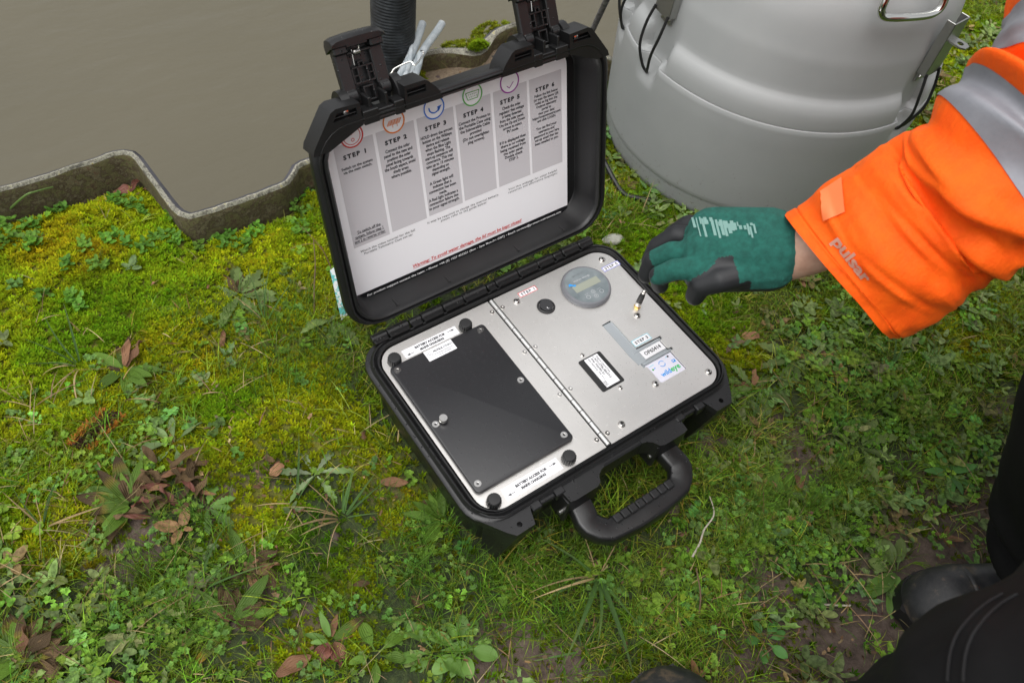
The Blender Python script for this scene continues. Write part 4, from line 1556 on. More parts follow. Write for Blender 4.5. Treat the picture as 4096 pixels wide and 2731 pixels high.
def leaflet(L, w, yaw, pitch, at_=(0, 0, 0), cup=.15, lobes=0):
    """small round or lobed leaf as a low fan"""
    n_ = 8 if not lobes else 10
    v = [(0, 0, 0)]
    for k in range(n_):
        a = 2 * PI * k / n_
        rx = L / 2 * (1 + math.cos(a))
        ry = w / 2 * math.sin(a) * (1.15 - .3 * math.cos(a))
        if lobes and k % 2:
            rx, ry = rx * .72 + .14 * L, ry * .55
        v.append((rx, ry, cup * (abs(ry) + .4 * rx * rx / max(L, 1e-6))))
    v[0] = (L * .48, 0, -.0003)
    cy, sy, cp, sp = math.cos(yaw), math.sin(yaw), math.cos(pitch), math.sin(pitch)
    o = []
    for x, y, z in v:
        x, z = x * cp - z * sp, x * sp + z * cp
        o.append((at_[0] + x * cy - y * sy, at_[1] + x * sy + y * cy, at_[2] + z))
    f = [(0, 1 + k, 1 + (k + 1) % n_, 1 + (k + 1) % n_) for k in range(n_)]
    return o, f, [.9] + [1.05 if k % 2 else .98 for k in range(n_)]


def scatter(name, temps, P, yaw, scl, col, mat, tilt=None, kind='stuff', pick=None):
    n_ = len(P)
    pick = RNG.integers(0, len(temps), n_) if pick is None else pick
    Vs, Fs, Cs = [], [], []
    off = 0
    for k, (v, f, c) in enumerate(temps):
        ids = np.where(pick == k)[0]
        if not len(ids):
            continue
        ca, sa = np.cos(yaw[ids])[:, None], np.sin(yaw[ids])[:, None]
        s = scl[ids][:, None]
        X = (v[None, :, 0] * ca - v[None, :, 1] * sa) * s
        Y = (v[None, :, 0] * sa + v[None, :, 1] * ca) * s
        Z = np.repeat(v[None, :, 2], len(ids), 0) * s
        if tilt is not None:
            X = X + Z * tilt[ids][:, :1]
            Y = Y + Z * tilt[ids][:, 1:2]
        q = np.stack([X + P[ids][:, :1], Y + P[ids][:, 1:2], Z + P[ids][:, 2:3]], -1)
        Vs.append(q.reshape(-1, 3))
        Fs.append((f[None] + (off + np.arange(len(ids)) * len(v))[:, None, None]).reshape(-1, 4))
        Cs.append((col[ids][:, None, :] * c[None, :, None]).reshape(-1, 3))
        off += len(ids) * len(v)
    V, F, C = np.concatenate(Vs), np.concatenate(Fs), np.concatenate(Cs)
    tri = F[:, 2] == F[:, 3]
    nt, nq = int(tri.sum()), int((~tri).sum())
    loops_ = np.concatenate([F[~tri].ravel(), F[tri][:, :3].ravel()])
    starts = np.concatenate([np.arange(nq) * 4, nq * 4 + np.arange(nt) * 3])
    me = bpy.data.meshes.new(name)
    me.vertices.add(len(V))
    me.vertices.foreach_set('co', V.astype(np.float32).ravel())
    me.loops.add(len(loops_))
    me.loops.foreach_set('vertex_index', loops_.astype(np.int32))
    me.polygons.add(nq + nt)
    me.polygons.foreach_set('loop_start', starts.astype(np.int32))
    me.polygons.foreach_set('use_smooth', np.ones(nq + nt, bool))
    me.update(calc_edges=True)
    a = me.attributes.new('col', 'FLOAT_COLOR', 'POINT')
    a.data.foreach_set('color', np.c_[C, np.ones(len(C))].astype(np.float32).ravel())
    me.materials.append(mat)
    o = bpy.data.objects.new(name, me)
    COL.objects.link(o)
    if kind:
        o['kind'] = kind
    return o


def in_view(x, y, margin=350):
    d = np.stack([x, y, np.full_like(x, GZ)], 1) - CAM_C
    c = d @ CAM_R.T
    u = 2048 + FOC * c[:, 0] / c[:, 2]
    v = 1365.5 + FOC * c[:, 1] / c[:, 2]
    return (c[:, 2] > .1) & (u > -margin) & (u < 4096 + margin) & (v > -margin) & (v < 2731 + margin)


def free(x, y, pad=0.0):
    ok = (y < wall_y(x) - .016)
    ok &= ~((np.abs(x) < .172 + pad) & (np.abs(y + .003) < .122 + pad))
    ok &= np.hypot(x - DC[0], y - DC[1]) > .236 + pad
    ok &= np.hypot(x - HX, y - HY) > .044
    return ok


def spots(density, beyond=.25):
    xa, xb, ya, yb = -1.25, 2.15, -1.05, .72
    k = int(density * (xb - xa) * (yb - ya))
    x, y = RNG.uniform(xa, xb, k), RNG.uniform(ya, yb, k)
    keep = free(x, y) & (in_view(x, y) | (RNG.random(k) < beyond))
    # plant size shrinks with distance in the picture, so thin the far ones a little
    x, y = x[keep], y[keep]
    return x, y


def cols(base, n_, var=.25, alt=None, palt=0.0):
    c = np.repeat(np.array([base]), n_, 0)
    if alt is not None:
        k = RNG.random(n_) < palt
        c[k] = alt
    h = RNG.normal(0, 1, (n_, 1))
    c = c * np.exp(var * .6 * h) * (1 + RNG.normal(0, var * .25, (n_, 3)))
    return np.clip(c, .003, .9)


MT['veg'] = veg_mat('living_green', .50)
MT['mossm'] = veg_mat('moss_leaves', .8, .2, 220, .4, .06)
MT['straw'] = veg_mat('dry_straw', .6, .15, 200, .35, .3)

# --- moss: small star-shaped shoots
stars = []
for k in range(5):
    rg = random.Random(k)
    parts = []
    for i in range(6):
        yaw = 2 * PI * i / 6 + rg.uniform(-.2, .2)
        L = rg.uniform(.0042, .0064)
        p = rg.uniform(.25, .8)
        w = .0019
        d = (math.cos(yaw), math.sin(yaw))
        tip = (d[0] * L * math.cos(p), d[1] * L * math.cos(p), .0025 + L * math.sin(p))
        md = (d[0] * L * .45, d[1] * L * .45, .0025 + L * .35 * math.sin(p))
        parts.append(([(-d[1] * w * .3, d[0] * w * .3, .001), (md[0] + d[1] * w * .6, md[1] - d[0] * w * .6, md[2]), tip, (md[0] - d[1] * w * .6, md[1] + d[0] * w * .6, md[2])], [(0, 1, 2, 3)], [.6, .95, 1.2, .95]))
    stars.append(template(parts))
x, y = spots(76000, .08)
M_ = blobs(x, y, MOSS)
S_ = blobs(x, y, SOIL)
A_ = blobs(x, y, SAND)
nz = fbm(x * 16, y * 16, 31)
pr = np.clip(M_ * 1.25 + 1.1 * (nz - .5) + .06, .07, 1) * (1 - .9 * np.clip(S_, 0, 1)) * (1 - np.clip(A_ * 1.4, 0, 1))
k = RNG.random(len(x)) < pr
x, y = x[k], y[k]
M_ = M_[k]
z = height(x, y)
hue = fbm(x * 9, y * 9, 41)
c = cols((.255, .290, .006), len(x), .36)
gr = np.clip((hue - .42) * 4, 0, 1)[:, None]
c = c * (1 - gr) + c * np.array([[.42, .70, .9]]) * gr
ru = np.clip((fbm(x * 11 + 9, y * 11, 43) - .66) * 6, 0, .6)[:, None]
c = c * (1 - ru) + c * np.array([[.85, .50, .5]]) * ru
c = c * (.42 + .75 * np.clip(M_, 0, 1))[:, None] * np.where(M_ < .35, 1, 1)[:, None]
low_ = np.clip((.45 - M_) / .35, 0, 1)[:, None]
c = c * (1 - low_ * np.array([[.35, .10, 0]]))
scatter('moss', stars, np.stack([x, y, z - .0005], 1), RNG.uniform(0, 6.28, len(x)), RNG.uniform(.65, 1.35, len(x)), c, MT['mossm'], RNG.normal(0, .25, (len(x), 2)))

# --- short grass
tufts = []
for k in range(8):
    rg = random.Random(50 + k)
    parts = []
    for i in range(7):
        parts.append(blade(rg.uniform(.013, .040), rg.uniform(.0008, .0014), rg.uniform(0, 6.28), rg.uniform(.3, 1.1), rg.uniform(.4, 2.0), 4, rg.uniform(-1.2, 1.2), (rg.uniform(-.008, .008), rg.uniform(-.008, .008))))
    tufts.append(template(parts))
x, y = spots(18000, .10)
M_ = blobs(x, y, MOSS)
S_ = blobs(x, y, SOIL)
A_ = blobs(x, y, SAND)
nz = fbm(x * 8, y * 8, 61)
front = np.clip((.10 - y) / .25, 0, 1)
pr = np.clip(.24 + .36 * front + 2.2 * (nz - .5) - .35 * M_, .02, 1) * (1 - .93 * np.clip(S_ * 1.1, 0, 1)) * (1 - np.clip(A_ * 2, 0, 1))
pr = pr * np.where(y > .36, .25, 1)
k = RNG.random(len(x)) < pr
x, y = x[k], y[k]
nearcase = np.exp(-(np.maximum(np.maximum(np.abs(x) - .2, np.abs(y) - .15), 0) / .05) ** 2)
c = cols((.135, .220, .017), len(x), .55, (.220, .235, .035), .25)
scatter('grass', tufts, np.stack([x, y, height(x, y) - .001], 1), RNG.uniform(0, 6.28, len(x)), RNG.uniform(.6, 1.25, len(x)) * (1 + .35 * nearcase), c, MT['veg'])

# --- fine hair-like grass in front of the case
hair = []
for k in range(5):
    rg = random.Random(80 + k)
    hair.append(template([blade(rg.uniform(.045, .075), .0009, rg.uniform(0, 6.28), rg.uniform(.1, .6), rg.uniform(.5, 1.6), 5, rg.uniform(-.5, .5), (rg.uniform(-.008, .008), rg.uniform(-.008, .008))) for i in range(8)]))
HAIR = [(1650, 2150, .06, 1), (1750, 2350, .08, 1), (1950, 2420, .09, .9), (1500, 2280, .06, .8), (1250, 1420, .05, .9), (1130, 1330, .05, .9), (950, 1250, .05, .5), (1150, 1480, .05, .8), (2200, 2250, .06, .8), (3400, 1900, .08, .7), (3300, 2050, .07, .8), (600, 2330, .05, .9), (850, 2130, .05, .7), (3000, 2150, .07, .8), (2050, 2180, .05, .8), (860, 2420, .05, .8), (2900, 1800, .06, .6), (3600, 1650, .07, .6), (2350, 2500, .07, .8)]
x, y = spots(9000, .05)
h = blobs(x, y, HAIR) * (1 - .8 * np.clip(blobs(x, y, SOIL), 0, 1))
k = RNG.random(len(x)) < h * .55
x, y = x[k], y[k]
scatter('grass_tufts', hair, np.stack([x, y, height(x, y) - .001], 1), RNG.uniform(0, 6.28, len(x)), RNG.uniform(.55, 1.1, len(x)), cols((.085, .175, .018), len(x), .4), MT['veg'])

# --- clover, chickweed and parsley-leaved seedlings between the blades
clov = []
for k in range(6):
    rg = random.Random(120 + k)
    parts = []
    for i in range(rg.randint(5, 9)):
        a, r_ = rg.uniform(0, 6.28), rg.uniform(.001, .011)
        px_, py_, hz_ = r_ * math.cos(a), r_ * math.sin(a), rg.uniform(.004, .014)
        if k < 3:                                   # three-part leaves
            t0 = rg.uniform(0, 6.28)
            s_ = rg.uniform(.0038, .0060)
            for j in range(3):
                parts.append(leaflet(s_, s_ * .95, t0 + j * 2.09, rg.uniform(-.1, .35), (px_, py_, hz_)))
        else:                                       # lobed seedlings
            s_ = rg.uniform(.0060, .0100)
            parts.append(leaflet(s_, s_ * .9, a + rg.uniform(-.6, .6), rg.uniform(-.1, .5), (px_, py_, hz_), .1, 1))
            parts.append(leaflet(s_ * .7, s_ * .6, a + rg.uniform(-1.5, 1.5), rg.uniform(-.1, .5), (px_ * 1.2, py_ * 1.2, hz_ + .002), .1, 1))
    clov.append(template(parts))
x, y = spots(8000, .15)
M_ = blobs(x, y, MOSS)
S_ = blobs(x, y, SOIL)
A_ = blobs(x, y, SAND)
nz = fbm(x * 7 + 4, y * 7, 71)
right = np.clip((x - .12) / .3, 0, 1) * np.clip((.1 - y) / .1, 0, 1)
pr = np.clip(.13 + 2.0 * (nz - .50) + .30 * right - .40 * M_, .015, .85) * (1 - .9 * np.clip(S_, 0, 1)) * (1 - np.clip(A_ * 2, 0, 1)) * np.where(y > .36, .3, 1)
k = RNG.random(len(x)) < pr
x, y = x[k], y[k]
pick = np.where(fbm(x * 6, y * 6 + 3, 77) > .5, RNG.integers(0, 3, len(x)), RNG.integers(3, 6, len(x)))
c = cols((.145, .265, .028), len(x), .38, (.125, .245, .050), .4)
scatter('clover', clov, np.stack([x, y, height(x, y) - .001], 1), RNG.uniform(0, 6.28, len(x)), RNG.uniform(.55, 1.05, len(x)), c, MT['veg'], RNG.normal(0, .2, (len(x), 2)), pick=pick)

# --- flat broad seedling leaves pressed into the turf
flatl = []
for k in range(6):
    rg = random.Random(300 + k)
    parts = []
    for i in range(rg.randint(3, 6)):
        a = rg.uniform(0, 6.28)
        L = rg.uniform(.012, .026)
        parts.append(leaflet(L, L * rg.uniform(.28, .5), a, rg.uniform(.0, .5), (.002 * math.cos(a), .002 * math.sin(a), rg.uniform(.003, .009)), .25, k % 2))
    flatl.append(template(parts))
x, y = spots(2600, .15)
nz = fbm(x * 6 + 14, y * 6 + 3, 171)
right = np.clip((x - .10) / .25, 0, 1)
low = np.clip((-.02 - y) / .15, 0, 1)
pr = np.clip(.05 + .9 * (nz - .45) + .28 * right + .10 * low, .01, .6) * (1 - .6 * blobs(x, y, SOIL)) * (1 - np.clip(blobs(x, y, SAND) * 2, 0, 1)) * np.where(y > .36, .2, 1)
k = RNG.random(len(x)) < pr
x, y = x[k], y[k]
scatter('seedling_leaves', flatl, np.stack([x, y, height(x, y) + .001], 1), RNG.uniform(0, 6.28, len(x)), RNG.uniform(.6, 1.15, len(x)), cols((.155, .225, .070), len(x), .38, (.20, .15, .06), .12), MT['veg'], RNG.normal(0, .15, (len(x), 2)))

# --- brown scraps of dead leaf and thatch
scrap = []
for k in range(5):
    rg = random.Random(340 + k)
    L = rg.uniform(.005, .013)
    scrap.append(template([leaflet(L, L * rg.uniform(.3, .7), 0, rg.uniform(-.2, .5), (0, 0, .001), rg.uniform(-.5, .6), 1)]))
x, y = spots(5200, .05)
nz = fbm(x * 7 + 4, y * 7 + 9, 191)
k = RNG.random(len(x)) < np.clip(.05 + 1.1 * (nz - .5) + .5 * blobs(x, y, SOIL), .015, .6) * np.where(y > .36, .15, 1)
x, y = x[k], y[k]
scatter('leaf_litter', scrap, np.stack([x, y, height(x, y) + RNG.uniform(.001, .012, len(x))], 1), RNG.uniform(0, 6.28, len(x)), RNG.uniform(.6, 1.3, len(x)), cols((.105, .058, .026), len(x), .4, (.26, .17, .085), .3), MT['straw'], RNG.normal(0, .5, (len(x), 2)))

# --- dry straw lying about
straw = []
for k in range(6):
    rg = random.Random(160 + k)
    straw.append(template([blade(rg.uniform(.02, .065), rg.uniform(.0006, .0017), rg.uniform(0, 6.28), rg.uniform(.7, 1.4), rg.uniform(-.3, 1.6), 7, rg.uniform(-3, 3), (rg.uniform(-.01, .01), rg.uniform(-.01, .01))) for i in range(2)]))
STRAW = [(250, 2080, .09, 1), (150, 2250, .09, 1), (1350, 2150, .08, 1), (350, 1500, .06, .8), (900, 1650, .08, .9), (100, 1700, .06, .8), (820, 1500, .06, .7), (1280, 1750, .06, .6), (2450, 2350, .06, .6), (3000, 2400, .09, .9), (700, 1850, .1, .5), (4000, 350, .18, .6), (3500, 2500, .08, .7), (3050, 1600, .08, .6), (2600, 850, .10, .4), (3350, 2300, .06, .8), (2300, 2620, .07, .8), (500, 2450, .08, .7), (3850, 2120, .05, .8), (3900, 1250, .12, .5), (1600, 2650, .05, .4)]
x, y = spots(4200, .05)
k = RNG.random(len(x)) < np.clip(blobs(x, y, STRAW) * .42 + .035, 0, 1)
x, y = x[k], y[k]
scatter('dry_grass', straw, np.stack([x, y, height(x, y) + RNG.uniform(.003, .014, len(x))], 1), RNG.uniform(0, 6.28, len(x)), RNG.uniform(.6, 1.2, len(x)), cols((.36, .27, .13), len(x), .3, (.20, .11, .06), .35), MT['straw'])

# --- crumbs of soil and litter on the bare patches
crumb = []
for k in range(4):
    rg = random.Random(200 + k)
    v = [(math.cos(a) * rg.uniform(.6, 1) * .002, math.sin(a) * rg.uniform(.6, 1) * .002, 0) for a in (0, 1.26, 2.5, 3.77, 5.0)] + [(0, 0, rg.uniform(.0012, .0024))]
    crumb.append(template([(v, [(5, i, (i + 1) % 5, (i + 1) % 5) for i in range(5)], [1] * 6)]))
x, y = spots(16000, .02)
k = RNG.random(len(x)) < np.clip(np.maximum(blobs(x, y, SOIL) * .6, blobs(x, y, SAND) * .35), 0, 1)
x, y = x[k], y[k]
scatter('soil_crumbs', crumb, np.stack([x, y, height(x, y) - .0006], 1), RNG.uniform(0, 6.28, len(x)), RNG.gamma(2.0, .38, len(x)), cols((.080, .055, .045), len(x), .4, (.20, .13, .07), .15), MT['straw'])

# ------------------------------------------------------------------ broad-leaved plants: every leaf is a part


def leaf_mat(name, base, tip, split=.9, soft_=.2, vein=.35, rough=.38, spots_=0.0, trans=.2, mid=None):
    """leaf blade: colour runs from base to tip (withering), parallel veins in relief"""
    m = bpy.data.materials.new(name)
    m.use_nodes = True
    n, l = nodes(m)
    p = n["Principled BSDF"]
    p.inputs['Roughness'].default_value = min(.75, rough + .12)
    p.inputs['Specular IOR Level'].default_value = .25
    uv = n.new('ShaderNodeUVMap')
    uv.uv_map = 'uv'
    sx = n.new('ShaderNodeSeparateXYZ')
    l.new(uv.outputs[0], sx.inputs[0])
    oi = n.new('ShaderNodeObjectInfo')
    nz = noise(m, 60, 5)
    ad = n.new('ShaderNodeMath')
    ad.operation = 'MULTIPLY_ADD'
    l.new(nz.outputs[0], ad.inputs[0])
    ad.inputs[1].default_value = .45
    l.new(sx.outputs[1], ad.inputs[2])
    ad2 = n.new('ShaderNodeMath')
    ad2.operation = 'MULTIPLY_ADD'
    l.new(oi.outputs['Random'], ad2.inputs[0])
    ad2.inputs[1].default_value = .35
    l.new(ad.outputs[0], ad2.inputs[2])
    stops = [(max(0, split - soft_), base), (min(1, split + soft_), tip)]
    if mid:
        stops = [(max(0, split - soft_), base), (split, mid), (min(1, split + soft_), tip)]
    mr = n.new('ShaderNodeMapRange')
    l.new(ad2.outputs[0], mr.inputs[0])
    mr.inputs[1].default_value = 0.2
    mr.inputs[2].default_value = 1.6
    r = ramp(m, mr.outputs[0], stops)
    # brightness differs from leaf to leaf
    v = n.new('ShaderNodeMapRange')
    l.new(oi.outputs['Random'], v.inputs[0])
    v.inputs[3].default_value = .70
    v.inputs[4].default_value = 1.35
    mx = n.new('ShaderNodeMix')
    mx.data_type = 'RGBA'
    mx.blend_type = 'MULTIPLY'
    mx.inputs[0].default_value = 1
    l.new(r.outputs[0], mx.inputs[6])
    l.new(v.outputs[0], mx.inputs[7])
    out = mx.outputs[2]
    if spots_:
        s2 = noise(m, 190, 2)
        sr = ramp(m, s2.outputs[0], [(.62, (1, 1, 1)), (.68, (.35, .25, .2))])
        m2_ = n.new('ShaderNodeMix')
        m2_.data_type = 'RGBA'
        m2_.blend_type = 'MULTIPLY'
        m2_.inputs[0].default_value = spots_
        l.new(out, m2_.inputs[6])
        l.new(sr.outputs[0], m2_.inputs[7])
        out = m2_.outputs[2]
    l.new(out, p.inputs['Base Color'])
    w = n.new('ShaderNodeMath')
    w.operation = 'SINE'
    mu = n.new('ShaderNodeMath')
    mu.operation = 'MULTIPLY'
    l.new(sx.outputs[0], mu.inputs[0])
    mu.inputs[1].default_value = 38
    l.new(mu.outputs[0], w.inputs[0])
    bump(m, w.outputs[0], vein, .0008)
    if trans:
        tr = n.new('ShaderNodeBsdfTranslucent')
        l.new(out, tr.inputs[0])
        ms = n.new('ShaderNodeMixShader')
        ms.inputs[0].default_value = trans
        l.new(p.outputs[0], ms.inputs[1])
        l.new(tr.outputs[0], ms.inputs[2])
        l.new(ms.outputs[0], n["Material Output"].inputs[0])
    return m


LM = {
    'green': leaf_mat('plantain_leaf_green', (.085, .160, .018), (.110, .185, .022), spots_=.5),
    'half': leaf_mat('plantain_leaf_withering', (.080, .140, .018), (.060, .038, .017), .55, .10, rough=.5, spots_=.6, mid=(.16, .13, .02)),
    'brown': leaf_mat('plantain_leaf_brown', (.062, .040, .018), (.115, .074, .036), .5, .4, .5, .62, .5, .08),
    'tan': leaf_mat('dead_leaf_tan', (.17, .085, .045), (.26, .14, .075), .5, .4, .4, .55, .4, .08),
    'yellow': leaf_mat('leaf_yellow_to_brown', (.10, .13, .02), (.06, .032, .024), .62, .08, mid=(.42, .26, .012), spots_=.3),
    'pale': leaf_mat('downy_pale_leaf', (.15, .22, .085), (.19, .26, .11), vein=.15, rough=.6),
    'thistle': leaf_mat('silvery_thistle_leaf', (.27, .32, .20), (.12, .19, .06), .42, .30, .2, .6),
    'light': leaf_mat('light_green_leaf', (.11, .21, .040), (.14, .24, .060), vein=.04, spots_=.35),
    'dandelion': leaf_mat('dull_green_toothed_leaf', (.110, .165, .045), (.150, .205, .060), .6, .4, vein=.2, spots_=.35),
    'fresh': leaf_mat('fresh_green_leaf', (.070, .185, .040), (.085, .215, .050), vein=.1),
    'blade': leaf_mat('broad_grass_blade', (.085, .165, .045), (.16, .20, .060), .75, .25, .5, trans=.25),
    'drybl': leaf_mat('dry_grass_blade', (.34, .25, .12), (.42, .31, .17), .5, .4, .4, .6),
    'red': leaf_mat('wet_red_brown_leaf', (.13, .045, .032), (.19, .080, .055), .5, .4, .3, .35, .4, .08),
}


def leaf_mesh(kind, seed):
    rg = random.Random(seed)
    n_, mcr = 12, 4
    V, F, U = [], [], []
    droop = rg.uniform(.2, .9) if kind != 'strap' else rg.uniform(.6, 2.0)
    roll = rg.uniform(-.5, .5)
    wav = {'lance': .015, 'dead': .09, 'round': .03, 'tooth': .03, 'strap': .0}[kind]
    ph_ = rg.uniform(0, 6)
    th = 0
    x = z = 0
    for i in range(n_ + 1):
        t = i / n_
        if kind == 'lance':
            w = .105 * math.sin(PI * min(1, t * .96 + .04)) ** .75 * (1 - .15 * t) + .012
        elif kind == 'dead':
            w = .115 * math.sin(PI * min(1, t * .95 + .05)) ** .8 + .010
            droop += 0
        elif kind == 'round':
            w = .020 + .19 * max(0, math.sin(PI * max(0, t - .22) / .80)) ** .7 if t > .22 else .026
        elif kind == 'tooth':
            w = (.03 + .13 * math.sin(PI * t ** 1.3) ** .8) * (1 - .38 * (i % 2))
        else:
            w = .021 * (1 - t ** 1.7) * (.6 + .4 * min(1, t * 4)) + .003
        if i == n_:
            w = .002
        for j in range(-mcr // 2, mcr // 2 + 1):
            s = j / (mcr / 2)
            a = roll * t
            yy = w * s
            zz = (.35 if kind != 'strap' else .5) * abs(yy) + wav * math.sin(ph_ + t * 9 + s * 2.5) * (abs(s) * .6 + .4) * min(1, t * 3)
            V.append((x, yy * math.cos(a) - zz * math.sin(a), z + yy * math.sin(a) + zz * math.cos(a)))
            U.append((s * .5 + .5, t))
        x += math.cos(th) / n_
        z += math.sin(th) / n_
        th -= droop / n_ * (1.0 if kind != 'dead' else rg.uniform(-.6, 2.4))
    W_ = mcr + 1
    for i in range(n_):
        for j in range(mcr):
            F.append((i * W_ + j, i * W_ + j + 1, (i + 1) * W_ + j + 1, (i + 1) * W_ + j))
    me = bpy.data.meshes.new('leaf')
    me.from_pydata(V, [], F)
    uvl = me.uv_layers.new(name='uv')
    for lp_ in me.loops:
        uvl.data[lp_.index].uv = U[lp_.vertex_index]
    me.polygons.foreach_set('use_smooth', [True] * len(me.polygons))
    return me


LEAF = {}


def leaf_of(kind, mat, v):
    key = (kind, mat, v)
    if key not in LEAF:
        me = leaf_mesh(kind, hash(kind) % 1 + v * 13 + len(kind))
        me.materials.append(LM[mat])
        LEAF[key] = me
    return LEAF[key]


def leaf_obj(name, kind, mat, parent, L, yaw, pitch, v, off=(0, 0, 0), wide=1.0, rollx=0.0):
    o = bpy.data.objects.new(name, leaf_of(kind, mat, v))
    COL.objects.link(o)
    o.parent = parent
    o.location = off
    o.rotation_euler = (rollx, -pitch, yaw)
    o.scale = (L, L * wide, L)
    return o


def rosette(name, label, cat, px, py, leaves, group=None, lift=.002):
    """leaves: list of (kind, material, count, length range, pitch range, yaw centre, yaw spread, width)"""
    c = at(px, py)
    r = thing(name, label, cat, (c[0], c[1], float(height(c[0], c[1])) + lift), group)
    rg = random.Random(int(px * 3 + py))
    for kind, mt, k, (l0, l1), (p0, p1), yc, ys, wd in leaves:
        for i in range(k):
            yaw = yc + ys * ((i + .5) / k - .5) * 2 + rg.uniform(-.25, .25)
            leaf_obj('leaf', kind, mt, r, rg.uniform(l0, l1) * .86, yaw, rg.uniform(p0, p1), rg.randint(0, 4),
                     (math.cos(yaw) * .004, math.sin(yaw) * .004, rg.uniform(0, .006)), wd * rg.uniform(.85, 1.2), rg.uniform(-.3, .3))
    return r


def leaf_pile(name, label, cat, px, py, spread, items, group=None):
    """withered leaves that belong to one plant, lying round it"""
    c = at(px, py)
    r = thing(name, label, cat, (c[0], c[1], float(height(c[0], c[1])) + .003), group)
    rg = random.Random(int(px + py * 7))
    for kind, mt, k, (l0, l1) in items:
        for i in range(k):
            a, d = rg.uniform(0, 6.28), spread * math.sqrt(rg.random())
            leaf_obj('leaf', kind, mt, r, rg.uniform(l0, l1), rg.uniform(0, 6.28), rg.uniform(-.15, .5), rg.randint(0, 4), (d * math.cos(a), d * math.sin(a), rg.uniform(.002, .014)), rg.uniform(.8, 1.3), rg.uniform(-.6, .6))
    return r


# image "up" on the ground runs along this yaw
UP = math.atan2(.43, .41) + .0
GP = 'plantain rosettes in the turf'
rosette('plantain', 'dark green plantain rosette with two brown leaves on top, left of the case', 'plant', 505, 1490,
        [('lance', 'green', 8, (.040, .058), (.05, .5), UP + PI, 2.2, 1.3), ('dead', 'tan', 2, (.040, .05), (.2, .6), UP - .1, .3, 1.3), ('dead', 'brown', 3, (.03, .045), (-.1, .2), UP + 2.6, .8, 1.2), ('lance', 'half', 2, (.04, .055), (.2, .5), UP + .5, .5, 1.2)], GP)
rosette('plantain', 'largest plantain rosette, green and purple brown leaves, at left centre', 'plant', 530, 2020,
        [('lance', 'green', 7, (.040, .062), (.1, .7), UP + 1.6, 1.5, 1.35), ('lance', 'half', 8, (.045, .070), (.1, .6), UP + 1.2, 2.0, 1.3), ('dead', 'brown', 7, (.04, .06), (.1, .8), UP - .6, 1.2, 1.4)], GP)
leaf_pile('withered_plant', 'heap of brown curled leaves right of the largest plantain rosette', 'plant', 680, 1970, .042, [('dead', 'brown', 16, (.025, .045)), ('dead', 'tan', 3, (.02, .035)), ('dead', 'red', 5, (.025, .04))])
rosette('dandelion', 'light green toothed leaves in dark litter beside the brown leaf heap', 'plant', 830, 2030,
        [('tooth', 'light', 9, (.028, .048), (-.05, .35), 0, PI, 1.1), ('dead', 'brown', 4, (.02, .035), (0, .3), 1, PI, 1.1)], 'toothed leaf rosettes')
rosette('plantain', 'plantain rosette with long ribbed green leaves and red brown leaves, above the lower one', 'plant', 985, 2270,
        [('lance', 'green', 4, (.045, .070), (.1, .6), UP + .4, .8, 1.2), ('lance', 'half', 3, (.035, .055), (.1, .5), UP - 1.3, .8, 1.3), ('dead', 'brown', 8, (.035, .055), (.0, .6), UP + .2, 2.6, 1.4), ('dead', 'tan', 4, (.03, .045), (.2, .6), UP - 1.6, .9, 1.3)], GP)
rosette('plantain', 'lowest plantain rosette with yellowing long leaves, below centre left', 'plant', 930, 2490,
        [('lance', 'green', 6, (.050, .080), (.0, .4), UP + 1.0, 2.4, 1.15), ('lance', 'yellow', 2, (.055, .075), (.0, .3), UP + 2.4, .5, 1.2), ('dead', 'brown', 8, (.03, .055), (0, .5), UP - .2, 1.6, 1.4), ('dead', 'tan', 5, (.025, .04), (.1, .5), UP - .1, 1.2, 1.4)], GP)
rosette('plantain', 'plantain rosette with brown tipped leaves in the bottom left corner', 'plant', 95, 2650,
        [('lance', 'green', 7, (.040, .060), (.1, .6), UP + 1.5, 1.6, 1.4), ('lance', 'half', 6, (.045, .065), (.1, .5), UP + .5, 2.2, 1.3), ('dead', 'brown', 8, (.035, .055), (.1, .6), UP - .9, 1.0, 1.4), ('dead', 'tan', 3, (.03, .045), (.2, .6), UP + .4, .5, 1.4)], GP)
rosette('plantain', 'small plantain with few red brown leaves left of the round leaved rosettes', 'plant', 1325, 2560,
        [('lance', 'half', 2, (.035, .050), (.2, .5), UP - .9, .4, 1.5), ('dead', 'tan', 3, (.025, .04), (.1, .4), UP - 1.0, 1.8, 1.4), ('lance', 'light', 3, (.02, .035), (.2, .6), UP + 1.4, 1.0, 1.3), ('dead', 'red', 4, (.02, .035), (0, .4), UP + 3.0, 1.0, 1.6)], GP)
rosette('plantain', 'plantain tucked against the case corner with one long yellow and brown leaf', 'plant', 1772, 2085,
        [('lance', 'green', 7, (.035, .055), (.1, .7), UP + 1.9, 1.2, 1.2), ('lance', 'yellow', 1, (.085, .086), (-.02, .02), UP + 2.15, .05, 1.6), ('lance', 'green', 4, (.03, .05), (.2, .8), UP + .5, .6, 1.2), ('dead', 'brown', 2, (.03, .04), (.0, .2), UP + .9, .3, 1.6)], GP)
rosette('downy_rosette', 'pale grey green rosette of seven downy spoon leaves in the moss', 'plant', 700, 1778,
        [('round', 'pale', 7, (.036, .046), (.02, .35), UP + .3, PI, .62), ('dead', 'tan', 1, (.02, .025), (.0, .2), UP + .8, .1, 1.2)])
rosette('thistle', 'silvery spiny thistle seedling star in grass left of the case', 'plant', 1262, 1898,
        [('tooth', 'thistle', 6, (.044, .056), (.02, .22), UP + .2, PI, .75)])
